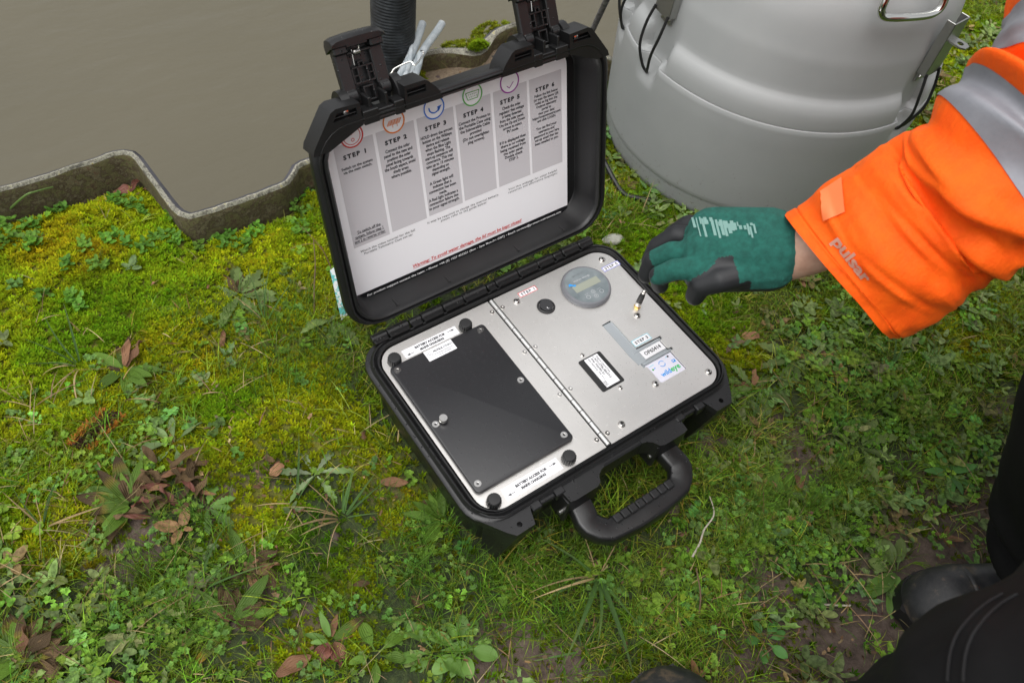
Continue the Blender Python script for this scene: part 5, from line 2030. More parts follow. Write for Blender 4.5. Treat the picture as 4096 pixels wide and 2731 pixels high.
rosette('dandelion', 'large flat patch of dull green toothed leaves left of the lid', 'plant', 960, 1180,
        [('tooth', 'dandelion', 13, (.050, .080), (-.05, .25), 0, PI, 1.0), ('tooth', 'dandelion', 8, (.035, .055), (.1, .4), .4, PI, 1.0), ('dead', 'brown', 4, (.03, .05), (0, .2), UP, 1.0, 1.2)], 'toothed leaf rosettes')
rosette('dandelion', 'dull green toothed leaves beside the lower left edge of the lid', 'plant', 1330, 1290, [('tooth', 'dandelion', 5, (.04, .065), (0, .3), UP + PI, 1.2, .9)], 'toothed leaf rosettes')
rosette('round_rosette', 'left one of two round leaved bright rosettes at the bottom edge', 'plant', 1740, 2600,
        [('round', 'light', 8, (.036, .054), (.0, .35), 0, PI, .95), ('round', 'yellow', 1, (.03, .035), (.0, .2), UP, .2, 1.0)], 'round leaved rosettes')
rosette('round_rosette', 'right one of two round leaved bright rosettes at the bottom edge', 'plant', 1850, 2590,
        [('round', 'light', 9, (.034, .052), (.0, .40), .3, PI, .95), ('round', 'yellow', 1, (.03, .035), (.0, .2), UP + 2.8, .2, 1.0)], 'round leaved rosettes')
rosette('round_rosette', 'dark smooth leaved rosette left of the two round leaved ones', 'plant', 1505, 2620, [('round', 'green', 5, (.03, .042), (.0, .3), .3, PI, .9)], 'round leaved rosettes')
rosette('dandelion', 'patch of grey green toothed leaves right of the case rim under the orange cuff', 'plant', 3170, 1450,
        [('tooth', 'dandelion', 10, (.045, .070), (-.05, .3), 0, PI, 1.0), ('dead', 'tan', 3, (.02, .035), (0, .2), UP, 1.6, 1.4)], 'toothed leaf rosettes')
rosette('dandelion', 'toothed leaves right of the far corner lug of the case', 'plant', 3010, 1560, [('tooth', 'dandelion', 7, (.04, .065), (-.05, .3), 0, PI, 1.0), ('dead', 'tan', 3, (.02, .04), (0, .2), UP, 2.0, 1.4)], 'toothed leaf rosettes')
rosette('dandelion', 'pale toothed leaves in the grass left of the black trousers', 'plant', 3430, 1790, [('tooth', 'dandelion', 7, (.045, .068), (0, .35), .4, PI, .9)], 'toothed leaf rosettes')
rosette('dock_seedling', 'broad green leaves standing at the soil edge above the boot', 'plant', 3590, 2290, [('round', 'dandelion', 4, (.045, .060), (.1, .4), UP + .6, 1.2, .9), ('lance', 'light', 3, (.05, .065), (0, .3), UP + 2.4, .7, 1.3)])
rosette('plantain', 'plantain half hidden in grass right of the pale twig', 'plant', 3120, 1985, [('lance', 'green', 6, (.035, .055), (.1, .4), UP + 1.2, 1.8, 1.2), ('lance', 'yellow', 1, (.05, .055), (0, .1), UP - .8, .1, 1.2), ('dead', 'tan', 2, (.03, .04), (0, .2), UP + 1.2, .6, 1.4)], GP)
rosette('plantain', 'young bright plantain right of the case near the trousers knee', 'plant', 3790, 1900, [('lance', 'fresh', 8, (.03, .05), (.1, .6), 0, PI, 1.3)], GP)
rosette('dandelion', 'two toothed leaves on the soil below the boot toe', 'plant', 3060, 2560, [('round', 'fresh', 6, (.022, .032), (.1, .5), 0, PI, 1.0)], 'toothed leaf rosettes')

# chickweed clumps along the wall
CH = [(1175, 745, 1.1), (1235, 720, 1.0), (1090, 790, .9), (1200, 820, .8), (940, 850, 1.1), (880, 905, 1.0), (1000, 860, .9), (1020, 930, .9), (905, 960, .9), (830, 920, .7), (970, 990, .6), (1205, 920, .9), (455, 780, .6), (500, 800, .7), (560, 830, .8), (690, 870, .5), (590, 1010, .6), (400, 1080, .7), (270, 1080, .5), (105, 885, .8), (215, 810, .7), (20, 900, .9), (45, 960, .9), (130, 950, .8), (445, 970, .8), (140, 975, .7), (340, 1000, .6), (645, 955, .6), (270, 1200, .6), (180, 1190, .5), (310, 1220, .6), (505, 990, .5), (710, 960, .6), (795, 980, .6)]
CHW = {}
for k, (px, py, s) in enumerate(CH):
    c = at(px, py)
    rg = random.Random(900 + k)
    parts = []
    for i in range(int(9 * s) + 3):
        a, d = rg.uniform(0, 6.28), .018 * s * math.sqrt(rg.random())
        for j in range(3):
            q = rg.uniform(.0055, .0095)
            parts.append(leaflet(q, q * .62, a + j * 1.7 + rg.uniform(-.5, .5), rg.uniform(.0, .7), (d * math.cos(a), d * math.sin(a), rg.uniform(.004, .014))))
    o = scatter('chickweed', [template(parts)], np.array([[0, 0, 0.]]), np.array([rg.uniform(0, 6)]), np.array([1.0]), cols((.105, .240, .028), 1, .25), MT['veg'], kind=None)
    o.location = (c[0], c[1], float(height(c[0], c[1])))
    where = ['in the corner between wall and lid', 'along the inner pan of the wall', 'at the foot of the wall bend', 'among the yellow moss of the left bay', 'near the left edge under the wall'][0 if px > 1150 else 1 if px > 860 else 2 if px > 550 else 3 if px > 230 else 4]
    CHW.setdefault(where, []).append((px, o))

for where, lst in CHW.items():
    for i, (px, o) in enumerate(sorted(lst, key=lambda q: q[0])):
        nm = ['leftmost', 'second', 'third', 'fourth', 'fifth', 'sixth', 'seventh', 'eighth', 'ninth', 'tenth'][i]
        tag(o, nm + ' chickweed clump ' + ('' if i == 0 else 'from the left ') + where, 'plant', 'chickweed clumps ' + where)

# coarse grass tufts: broad blades as parts


def coarse(label, px, py, blades, group='coarse grass tufts', name='coarse_grass'):
    c = at(px, py)
    r = thing(name, label, 'grass tuft', (c[0], c[1], float(height(c[0], c[1])) + .003), group)
    rg = random.Random(int(px * 5 + py))
    for mt, k, (l0, l1), yc, ys, wd in blades:
        for i in range(k):
            yaw = yc + ys * ((i + .5) / k - .5) * 2 + rg.uniform(-.5, .5)
            leaf_obj('blade', 'strap', mt, r, rg.uniform(l0 * .7, l1), yaw, rg.uniform(.2, 1.0), rg.randint(0, 4), (math.cos(yaw) * .006, math.sin(yaw) * .006, rg.uniform(0, .004)), wd * rg.uniform(.7, 1.3), rg.uniform(-.4, .4))


coarse('coarse grass tuft with long drooping blades below the handle', 2390, 2310, [('blade', 5, (.085, .125), UP + PI + .1, .55, 1.0), ('blade', 3, (.06, .09), UP + 1.5, .5, 1.0), ('drybl', 4, (.05, .08), UP + .2, 1.0, .9), ('drybl', 2, (.07, .10), UP + 2.5, .4, .8)])
coarse('coarse grass tuft with curled straw blades left of the case corner', 1370, 2070, [('blade', 4, (.05, .085), UP - .6, 1.0, .9), ('drybl', 6, (.05, .085), UP + 2.0, 1.0, .8), ('blade', 2, (.06, .08), UP + .2, .4, .9)])
coarse('grass tuft of arching green blades at the left edge of the turf', 330, 1480, [('blade', 5, (.06, .10), UP + 1.2, 1.4, .7), ('drybl', 5, (.05, .08), UP + 2.6, .8, .7)])
coarse('grass tuft with long pale blades right of the case', 3000, 1700, [('blade', 5, (.06, .09), UP - 1.2, 1.6, .9), ('drybl', 2, (.05, .07), UP + 3.0, .5, .8)])
coarse('tall green blades by the black trousers', 3560, 1480, [('blade', 5, (.06, .09), UP + .2, .8, 1.1)])
coarse('three grass blades bent over beside the thistle', 1180, 2010, [('blade', 3, (.06, .085), UP - .2, .5, .9), ('drybl', 2, (.05, .07), UP + 2.4, .5, .8)])
coarse('grass tuft beside the dandelion patch left of the lid', 1060, 1290, [('blade', 7, (.05, .085), UP + .9, 1.6, .6), ('drybl', 3, (.04, .06), UP + 2.2, .6, .6)])
coarse('grass tuft leaning on the drum side of the lid hinge', 2560, 870, [('blade', 4, (.05, .08), UP - 1.2, 1.2, .6), ('drybl', 3, (.05, .08), UP - .3, .8, .5)])
coarse('long single blades across the lowest plantain', 800, 2350, [('blade', 4, (.07, .11), UP - .4, 1.2, .7), ('drybl', 2, (.06, .09), UP + 2.0, .6, .6)])
coarse('straw coloured tuft at the far left below centre', 190, 2130, [('drybl', 6, (.05, .085), UP - .3, 2.2, .6), ('blade', 3, (.05, .08), UP + .4, .8, .6)])
coarse('grass tuft at the bottom beside the soil patch', 2330, 2600, [('blade', 4, (.05, .07), UP + .4, 1.5, .6), ('drybl', 4, (.03, .05), UP - .4, 1.5, .7)])

# single dead leaves
DL = [(440, 742, .050, 'red', 1.5, 'reddish wet leaf under the wall corner in the left bay'), (515, 748, .032, 'red', 1.2, 'smaller reddish leaf beside the wall corner'), (1225, 650, .03, 'red', 1.4, 'red brown leaf on the wall just left of the lid'),
      (1135, 1862, .022, 'tan', 2.6, 'round tan leaf left of the thistle'), (1060, 1838, .014, 'brown', 2.4, 'small brown leaf between moss and tan leaf'), (3035, 1350, .03, 'tan', 2.0, 'tan leaf below the thumb of the glove'), (2870, 1180, .025, 'tan', 1.6, 'small tan leaf under the gloved hand'),
      (2820, 1150, .02, 'tan', 1.8, 'tan scrap of leaf at the glove fingertips'), (1520, 1935, .035, 'tan', 1.4, 'brown pointed leaf at the left side of the case'), (520, 2760, .05, 'red', 1.8, 'brown leaf cut by the bottom edge, left'), (1110, 2710, .04, 'tan', 1.8, 'pinkish brown leaf at the bottom edge'),
      (1640, 2395, .022, 'brown', 1.8, 'dark curled leaf in the grass below the case corner'), (3720, 1770, .014, 'red', 2.2, 'dull red leaf in clover right of the case'), (2950, 1395, .02, 'tan', 1.8, 'crumpled leaf beside the right rim of the case'), (3180, 1905, .025, 'tan', 1.7, 'brown leaf in the grass right of the twig'),
      (3030, 1890, .022, 'tan', 1.6, 'leaf scrap at the right picture third below the case'), (620, 1720, .012, 'tan', 2.0, 'tiny tan leaf at the tip of the orange growth'), (3190, 1120, .02, 'tan', 1.4, 'thin tan leaf under the wrist of the glove'), (900, 1330, .03, 'tan', 1.0, 'narrow brown leaf by the dandelion patch'),
      (3840, 790, .05, 'tan', .9, 'pale dry leaf beside the drum at the right'), (3960, 130, .05, 'tan', .7, 'long pale dry leaf upright in the grass at the top right'), (1480, 2340, .02, 'brown', 1.4, 'dark leaf scrap left of the fine grass')]
for px, py, L, mt, wd, lb in DL:
    c = at(px, py)
    rg = random.Random(px)
    o = bpy.data.objects.new('dead_leaf', leaf_of('dead', mt, rg.randint(0, 4)))
    COL.objects.link(o)
    o.location = (c[0], c[1], float(height(c[0], c[1])) + .009)
    o.rotation_euler = (rg.uniform(-.3, .3), rg.uniform(-.3, .1), rg.uniform(0, 6.28))
    o.scale = (L, L * wd, L)
    tag(o, lb, 'leaf', 'dead leaves on the turf')

# orange-fringed dark growth
c = at(395, 1735)
m = new_mat('dark_orange_growth', (.05, .02, .01), .6)
rs_ = MB()
rg = random.Random(5)
pth = [at(320, 1800), at(365, 1760), at(400, 1725), at(430, 1700), at(465, 1665)]
for i in range(620):
    t_ = rg.random() * (len(pth) - 1)
    k_ = int(t_)
    p = Vector(pth[k_]) * (1 - t_ + k_) + Vector(pth[min(k_ + 1, 4)]) * (t_ - k_)
    side = rg.uniform(-1, 1)
    d = Vector((.52, -.5, 0)).normalized()
    p = p + d * side * .014
    p.z = float(height(p.x, p.y)) + .003
    a = rg.uniform(0, 6.28)
    L = rg.uniform(.005, .011)
    tip = p + Vector((math.cos(a) * L * .6, math.sin(a) * L * .6, L * .7))
    w = Vector((-math.sin(a), math.cos(a), 0)) * .0024
    rs_.add([p - w, p + w, tip], [(0, 1, 2)], 0 if abs(side) < .55 else 1, True)
mo_ = new_mat('orange_fringe', (.36, .13, .012), .6)
tag(rs_.build('withered_clump', [m, mo_], None, origin=(c[0], c[1], c[2]), fix=False), 'dark decayed clump with a bright orange fringe in the moss at left', 'plant')

# moss cushions on the sand and on the wall lip
for k, (px, py, rx, ry, hz_, lb) in enumerate([(1820, 235, .040, .022, .018, 'green moss cushion at the back of the sandy bay'), (1920, 215, .034, .020, .016, 'second moss cushion right on the sandy bay behind the lid'), (1975, 165, .050, .030, .024, 'tall yellow moss cushion beside the right latch'),
                                               (1890, 275, .020, .012, .010, 'small moss cushion nearest the lid edge'), (1660, 345, .020, .022, .016, 'moss beside the foot of the clear tubes'), (2070, 190, .05, .04, .02, 'moss behind the right latch of the lid'), (1740, 255, .010, .008, .006, 'tiny dark moss dot on the sand')]):
    c = at(px, py, GZ - .012)
    n_ = int(9000 * rx * ry * 60)
    a, d = RNG.uniform(0, 6.28, n_), np.sqrt(RNG.random(n_))
    x_, y_ = rx * d * np.cos(a), ry * d * np.sin(a)
    x_ += .006 * (fbm(x_ * 90 + 5, y_ * 90, k) - .5) * 2
    keep = fbm(x_ * 70 + k, y_ * 70, 5 + k) > .34 + .25 * d ** 3
    x_, y_, d = x_[keep], y_[keep], d[keep]
    z_ = hz_ * (1 - d ** 2) * (.5 + .8 * fbm(x_ * 60, y_ * 60, 3))
    o = scatter('moss_cushion', stars, np.stack([x_, y_, z_], 1), RNG.uniform(0, 6.28, len(x_)), RNG.uniform(.6, 1.1, len(x_)), cols((.150, .175, .010), len(x_), .35), MT['mossm'], RNG.normal(0, .4, (len(x_), 2)), kind=None)
    o.location = (c[0], c[1], float(height(c[0], c[1])))
    tag(o, lb, 'moss', 'moss cushions in the sandy bay')
c = at(1832, 112, -.088)
n_ = 500
a, d = RNG.uniform(0, 6.28, n_), np.sqrt(RNG.random(n_))
o = scatter('moss_cushion', stars, np.stack([.020 * d * np.cos(a), .011 * d * np.sin(a), .012 * (1 - d ** 2)], 1), RNG.uniform(0, 6.28, n_), RNG.uniform(.5, .8, n_), cols((.170, .260, .010), n_, .2), MT['mossm'], RNG.normal(0, .4, (n_, 2)), kind=None)
o.location = (float(c[0]), float(wall_y(c[0])) - .004, -.088)
tag(o, 'bright green moss pad sitting on the lichen covered wall lip', 'moss')

# =================================================================== the worker
def capsule(b, p0, p1, r0, r1, n=14, rings=4):
    p0, p1 = Vector(p0), Vector(p1)
    d = p1 - p0
    if d.length < 1e-6:
        d = Vector((0, 0, .001))
    ax = d.normalized()
    up = Vector((0, 0, 1)) if abs(ax.z) < .9 else Vector((1, 0, 0))
    u_ = (up - ax * up.dot(ax)).normalized()
    v_ = ax.cross(u_)
    loops = []
    for k in range(rings + 1):
        a = PI / 2 * k / rings
        loops.append((p0 - ax * r0 * math.cos(a), max(r0 * math.sin(a), r0 * .02)))
    for k in range(1, 4):
        loops.append((p0 + d * k / 4, r0 + (r1 - r0) * k / 4))
    for k in range(rings + 1):
        a = PI / 2 * k / rings
        loops.append((p1 + ax * r1 * math.sin(a), max(r1 * math.cos(a), r1 * .02)))
    b.loft([[tuple(c + (u_ * math.cos(2 * PI * i / n) + v_ * math.sin(2 * PI * i / n)) * r) for i in range(n)] for c, r in loops], 0, True, True)


def blob(segs, voxel, smooth_it=4, extra=None):
    """one continuous skin grown over tapered bones"""
    b = MB()
    for p0, p1, r0, r1 in segs:
        capsule(b, p0, p1, r0, r1)
    if extra:
        extra(b)
    me = bpy.data.meshes.new('t')
    me.from_pydata(b.v, [], b.f)
    bm = bmesh.new()
    bm.from_mesh(me)
    bmesh.ops.recalc_face_normals(bm, faces=bm.faces)
    bm.to_mesh(me)
    bm.free()
    o = bpy.data.objects.new('t', me)
    COL.objects.link(o)
    r = o.modifiers.new('r', 'REMESH')
    r.mode = 'VOXEL'
    r.voxel_size = voxel
    s = o.modifiers.new('s', 'SMOOTH')
    s.iterations = smooth_it
    s.factor = .5
    dg = bpy.context.evaluated_depsgraph_get()
    m2_ = bpy.data.meshes.new_from_object(o.evaluated_get(dg))
    V = np.array([v.co[:] for v in m2_.vertices])
    N = np.array([v.normal[:] for v in m2_.vertices])
    F = [tuple(p.vertices) for p in m2_.polygons]
    bpy.data.objects.remove(o)
    bpy.data.meshes.remove(me)
    bpy.data.meshes.remove(m2_)
    return V, N, F


def from_arrays(name, V, F, mats, parent, matidx=None):
    b = MB()
    b.add(V, F)
    if matidx is not None:
        b.m = list(matidx)
    return b.build(name, mats, parent, sharp=70, fix=False)


def n3(P, s, seed=0):
    return np.array(vnoise(P[:, 0] * s + P[:, 2] * s * .7 + 50, P[:, 1] * s - P[:, 2] * s * .6 + 50, seed))


V3 = lambda *a: np.array(a, float)
# joints
PEL = V3(.50, -.50, .22)
HIP_R, HIP_L = V3(.55, -.425, .22), V3(.42, -.585, .22)
KNEE_R, ANK_R = pt(4760, 1340, .63), at(4170, 2320, GZ + .085)
KNEE_L, ANK_L = pt(4270, 3090, .46), at(3480, 3150, GZ + .09)
CHEST, NECK, HEAD = V3(.52, -.37, .52), V3(.47, -.35, .68), V3(.41, -.33, .80)
SH_R, SH_L = pt(4560, -60, .70), V3(.44, -.53, .64)
ELB = pt(3960, 700, .70)
WR = pt(3215, 1000, .80)
ELB_L, WR_L = V3(.27, -.68, .50), V3(.06, -.575, .475)

person = thing('person', 'crouching person in orange jacket, black trousers and green glove, reaching over the case', 'person', (ANK_R[0], ANK_R[1], GZ))
m = new_mat('skin', (.50, .30, .22), .5)
to_base(m, ramp(m, noise(m, 80, 4).outputs[0], [(.35, (.44, .25, .18)), (.65, (.54, .34, .25))]).outputs[0])
m.node_tree.nodes["Principled BSDF"].inputs['Subsurface Weight'].default_value = .05
MT['skin'] = m


def face_bits(b):
    f = Vector((-.93, .25, -.28)).normalized()          # looking towards the case
    sd_ = Vector((f.y, -f.x, 0)).normalized()
    up = sd_.cross(f)
    h = Vector(HEAD)
    capsule(b, h + f * .092 + up * .012, h + f * .108 - up * .018, .009, .013)
    capsule(b, h + f * .075 - up * .075, h + f * .085 - up * .072, .022, .018)
    capsule(b, h + f * .094 - up * .046 - sd_ * .016, h + f * .094 - up * .046 + sd_ * .016, .0075, .0075)
    for e in (-1, 1):
        capsule(b, h + sd_ * e * .075 - f * .005 + up * .022, h + sd_ * e * .074 - up * .026, .013, .010)
        capsule(b, h + f * .083 + sd_ * e * .032 + up * .022, h + f * .083 + sd_ * e * .014 + up * .024, .008, .008)


body_segs = [(PEL, CHEST, .115, .125), (CHEST, NECK, .10, .055), (NECK, HEAD, .055, .058), (HEAD + V3(.01, 0, .02), HEAD + V3(-.02, .005, -.045), .086, .066), (HIP_R, HIP_L, .085, .085), (CHEST + V3(0, 0, .06), SH_R, .07, .055), (CHEST + V3(0, 0, .06), SH_L, .07, .055),
             (SH_R, ELB, .040, .032), (ELB, WR, .032, .027), (SH_L, ELB_L, .048, .038), (ELB_L, WR_L, .038, .027), (WR, WR + (WR - ELB) / np.linalg.norm(WR - ELB) * .03, .026, .024),
             (HIP_R, KNEE_R, .078, .052), (KNEE_R, ANK_R, .050, .036), (HIP_L, KNEE_L, .078, .052), (KNEE_L, ANK_L, .050, .036)]
# left hand resting on the knee: palm, four fingers, thumb
dl = (KNEE_L + V3(-.01, -.02, .125) - WR_L)
dl = dl / np.linalg.norm(dl)
sdl = np.cross(dl, V3(0, 0, 1))
sdl /= np.linalg.norm(sdl)
body_segs.append((WR_L, WR_L + dl * .075, .026, .030))
for i, L in enumerate((.062, .070, .066, .052)):
    o_ = WR_L + dl * .072 + sdl * (i - 1.5) * .019
    body_segs += [(o_, o_ + dl * L * .5, .0100, .0095), (o_ + dl * L * .5, o_ + dl * L - V3(0, 0, .018), .0095, .0085)]
body_segs += [(WR_L + dl * .02 - sdl * .02, WR_L + dl * .05 - sdl * .052, .012, .010), (WR_L + dl * .05 - sdl * .052, WR_L + dl * .075 - sdl * .060, .010, .009)]
V, N, F = blob(body_segs, .0065, 4, face_bits)
from_arrays('body', V, F, 'skin', person)
# eyes and hair
fdir = Vector((-.93, .25, -.28)).normalized()
sdir = Vector((fdir.y, -fdir.x, 0)).normalized()
udir = sdir.cross(fdir)
b = MB()
for e in (-1, 1):
    capsule(b, Vector(HEAD) + fdir * .082 + sdir * e * .031 + udir * .010, Vector(HEAD) + fdir * .0825 + sdir * e * .029 + udir * .010, .0105, .0105)
b.build('eyes', new_mat('eye_white', (.6, .6, .58), .2), person)
V, N, F = blob([(HEAD + V3(.03, -.005, .045), HEAD + V3(-.015, .0, .060), .084, .072), (HEAD + V3(.035, -.005, .0), HEAD + V3(.045, -.005, -.04), .075, .055)], .008, 3)
from_arrays('hair', V + (n3(V, 60)[:, None] - .5) * N * .008, F, new_mat('dark_brown_hair', (.025, .016, .010), .6), person)

# ---- trousers
m = new_mat('black_work_cloth', (.0055, .0055, .006), .85, 0, .2)
n, l = nodes(m)
w1 = noise(m, 900, 2, stretch=(1, 3, 1))
bump(m, w1.outputs[0], .25, .0005)
to_base(m, ramp(m, noise(m, 22, 5).outputs[0], [(.35, (.0040, .0040, .0044)), (.7, (.0075, .0075, .008))]).outputs[0])
MT['cloth'] = m
tr = [(HIP_R, HIP_L, .115, .115), (PEL + V3(0, 0, .10), PEL, .12, .125), (HIP_R, KNEE_R, .105, .092), (KNEE_R, KNEE_R * .35 + ANK_R * .65, .095, .078), (KNEE_R * .35 + ANK_R * .65, ANK_R + V3(.006, -.01, .035), .078, .070),
      (HIP_L, KNEE_L, .105, .100), (KNEE_L, KNEE_L * .4 + ANK_L * .6, .100, .088), (KNEE_L * .4 + ANK_L * .6, ANK_L + V3(0, 0, .03), .088, .080), (KNEE_L, KNEE_L + V3(.03, 0, -.03), .104, .104)]
V, N, F = blob(tr, .0075, 6)
ax = (KNEE_R - ANK_R) / np.linalg.norm(KNEE_R - ANK_R)
tpos = (V - ANK_R) @ ax
low = np.exp(-((tpos - .06) / .07) ** 2) * (np.linalg.norm(V - ANK_R, axis=1) < .25)
fold = .010 * (n3(V, 14, 3) - .5) + .006 * (n3(V, 33, 5) - .5) + low * .013 * np.sin(tpos * 95 + 3 * n3(V, 9, 8))
V = V + N * fold[:, None]
trousers = from_arrays('trousers', V, F, 'cloth', person)
bvh = BVHTree.FromPolygons([Vector(p) for p in V], F)


def on_cloth(px, py, lift=.0008):
    h = bvh.ray_cast(Vector(CAM_C), Vector(ray(px, py)).normalized())
    return None if h[0] is None else h[0] + h[1] * lift


m = new_mat('black_seam_thread', (.0072, .0072, .008), .85)
for dx in (0, 62):
    pts_ = [on_cloth(px + dx, py) for px, py in ((4012, 2378), (3955, 2410), (3900, 2455), (3850, 2512), (3822, 2560), (3806, 2610), (3797, 2670), (3794, 2728))]
    pts_ = [p for p in pts_ if p is not None]
    if len(pts_) > 2:
        b = MB()
        b.tube(smooth_path(pts_, 5), .0008, 6)
        b.build('seam', m, trousers)
pts_ = [on_cloth(px, py) for px, py in ((4040, 1580), (4050, 1640), (4068, 1700), (4090, 1745))]
pts_ = [p for p in pts_ if p is not None]
if len(pts_) > 2:
    b = MB()
    b.tube(smooth_path(pts_, 5), .0008, 6)
    b.build('seam', m, trousers)

# ---- boots
m = new_mat('wet_black_boot_leather', (.018, .019, .021), .5)
bump(m, noise(m, 160, 5).outputs[0], .25, .001)
dirtb = ramp(m, noise(m, 34, 7, .72).outputs[0], [(.40, (.014, .015, .017)), (.54, (.030, .030, .030)), (.62, (.095, .072, .052))])
to_base(m, dirtb.outputs[0])
MT['boot'] = m


def boot(toe, heel, parent, zb=GZ, w=.052, shaft=.16):
    """toe, heel: ground points; sole, upper with toe cap ridge, shaft"""
    toe, heel = Vector((toe[0], toe[1], zb)), Vector((heel[0], heel[1], zb))
    L = (toe - heel).length
    f = (toe - heel).normalized()
    s_ = Vector((-f.y, f.x, 0))
    st = [(0, .60, .050), (.02, .72, .070), (.10, .78, .092), (.25, .74, .100), (.38, .74, .098), (.50, .80, .088), (.62, .92, .074), (.70, .965, .0705), (.755, .975, .0690), (.762, .990, .0712), (.772, .995, .0712), (.779, .985, .0694), (.790, .998, .0716), (.86, .955, .0670), (.90, .89, .0610), (.93, .82, .0540), (.97, .62, .0430), (.992, .38, .034), (1.0, .16, .028)]
    loops, sole0, sole1 = [], [], []
    for t, wk, h in st:
        c = heel + f * L * t
        lp = []
        for i in range(15):
            a = PI * i / 14
            ca, sa = math.cos(a), math.sin(a)
            lp.append(tuple(c + s_ * w * wk * math.copysign(abs(ca) ** .7, ca) + Vector((0, 0, .016 + (h - .016) * abs(sa) ** .75))))
        loops.append(lp)
        sole0.append(c + s_ * w * wk * 1.07)
        sole1.append(c - s_ * w * wk * 1.07)
    b = MB()
    b.loft(loops, 0, True, True, closed=True)
    top = heel + f * L * .24
    b.loft([[tuple(top + f * rx * math.cos(2 * PI * i / 18) + s_ * ry * math.sin(2 * PI * i / 18) + Vector((0, 0, z))) for i in range(18)] for rx, ry, z in ((.060, .040, .06), (.062, .043, .10), (.056, .046, .13), (.058, .050, shaft), (.052, .044, shaft + .001), (.050, .042, shaft - .02), (.050, .040, .10))], 0, False, True)
    o = b.build('boot', 'boot', parent, sharp=60, origin=None if parent else tuple(heel))
    outl = sole0 + [toe + f * .006] + sole1[::-1]
    b = MB()
    b.loft([[(p.x, p.y, z) for p in outl] for z in (zb - .004, zb + .014, zb + .0175)], 0, True, True, smooth=False)
    b.build('sole', 'rubber', o)
    return o


bt = at(3640, 2418, GZ + .03)
dirn = (ANK_R[:2] - bt[:2]) / np.linalg.norm(ANK_R[:2] - bt[:2])
boot(bt[:2], bt[:2] + dirn * .27, person, w=.043)
dl2 = np.array([-.96, .26])
boot(ANK_L[:2] + dl2 * .20, ANK_L[:2] - dl2 * .085, person)
# second person's boot toe at the bottom edge
bt2 = at(2715, 2650, GZ + .04)
o = boot((bt2[0] + .0, bt2[1] + .0), (bt2[0] - .20, bt2[1] - .22), None, shaft=.26)
tag(o, 'rounded toe of a black boot standing in the grass at the bottom edge', 'boot')

# ---- jacket
m = new_mat('orange_hi_vis_cloth', (.95, .135, .005), .72, 0, .25)
n, l = nodes(m)
p = n["Principled BSDF"]
t = noise(m, 520, 3, stretch=(1, 3, 1))
b1 = bump(m, t.outputs[0], .35, .0008)
tc_ = noise(m, 34, 6, .62, stretch=(1, 1.6, .7))
b2 = bump(m, tc_.outputs[0], .55, .006)
l.new(b1.outputs[0], b2.inputs['Normal'])
rz = ramp(m, noise(m, 30, 6, .7).outputs[0], [(.30, (.92, .090, .003)), (.55, (.96, .116, .003)), (.80, (.98, .135, .005))])
sm_ = noise(m, 26, 7, .72)
smr = ramp(m, sm_.outputs[0], [(.60, (0, 0, 0)), (.72, (.7, .7, .7))])
to_base(m, mix(m, smr.outputs[0], rz.outputs[0], (.42, .055, .006)))
# fluorescent dye: daylight comes back out brighter and slightly from inside the cloth
p.inputs['Subsurface Weight'].default_value = .0
p.inputs['Sheen Weight'].default_value = .15
p.inputs['Sheen Tint'].default_value = (1, .45, .1, 1)
MT['orange'] = m
m = new_mat('silver_reflective_tape', (.25, .255, .285), .5, .1)
to_base(m, ramp(m, noise(m, 18, 6, .7).outputs[0], [(.35, (.21, .215, .24)), (.7, (.29, .295, .325))]).outputs[0])
bump(m, noise(m, 1500, 1).outputs[0], .3, .0003)
MT['tape'] = m

V, N, F = blob([(PEL + V3(.0, 0, .05), CHEST, .175, .165), (CHEST, NECK - V3(0, 0, .03), .145, .075), (CHEST + V3(.01, .02, .06), SH_R, .12, .088), (CHEST + V3(0, -.02, .05), SH_L, .12, .088), (SH_L, ELB_L, .085, .068), (ELB_L, WR_L, .068, .055)], .010, 6)
V = V + N * (.016 * (n3(V, 11, 2) - .5) + .008 * (n3(V, 26, 4) - .5))[:, None]
keepf = [q for q in F]
jacket = from_arrays('jacket', V, F, 'orange', person)
b = MB()
bvj = BVHTree.FromPolygons([Vector(q) for q in V], F)
axs = (CHEST - PEL) / np.linalg.norm(CHEST - PEL)
for tpos in (.10, .22):
    ctr = PEL + axs * tpos
    ua = np.cross(axs, V3(1, 0, 0))
    ua /= np.linalg.norm(ua)
    va = np.cross(axs, ua)
    lps = []
    for h_ in (-.025, .025):
        lp = []
        for i in range(48):
            a = 2 * PI * i / 48
            d = Vector(ua * math.cos(a) + va * math.sin(a))
            o0 = Vector(ctr + axs * h_)
            h = bvj.ray_cast(o0, d)
            lp.append(tuple((h[0] if h[0] else Vector(ctr)) + d * .002))
        lps.append(lp)
    b.loft(lps)
b.build('reflective_tape', 'tape', jacket)

# right sleeve: rings from the cuff to the shoulder. Each ring: picture of its top and bottom edge, depth, roundness
RG = [((3135, 855), (3560, 1352), .795, .66), ((3190, 815), (3615, 1340), .790, .70), ((3290, 745), (3720, 1292), .778, .74), ((3400, 672), (3830, 1225), .764, .78), ((3520, 592), (3940, 1150), .748, .80), ((3620, 535), (4040, 1085), .732, .80),
      ((3690, 512), (4130, 1020), .716, .80), ((3755, 420), (4230, 940), .700, .82), ((3850, 318), (4330, 850), .690, .84), ((3925, 255), (4420, 740), .683, .86), ((4000, 205), (4520, 620), .678, .88), ((4050, 120), (4600, 480), .676, .90), ((4075, -10), (4660, 330), .676, .92), ((4100, -200), (4720, 150), .680, .94), ((4160, -420), (4780, -60), .690, .95)]
NS = 72


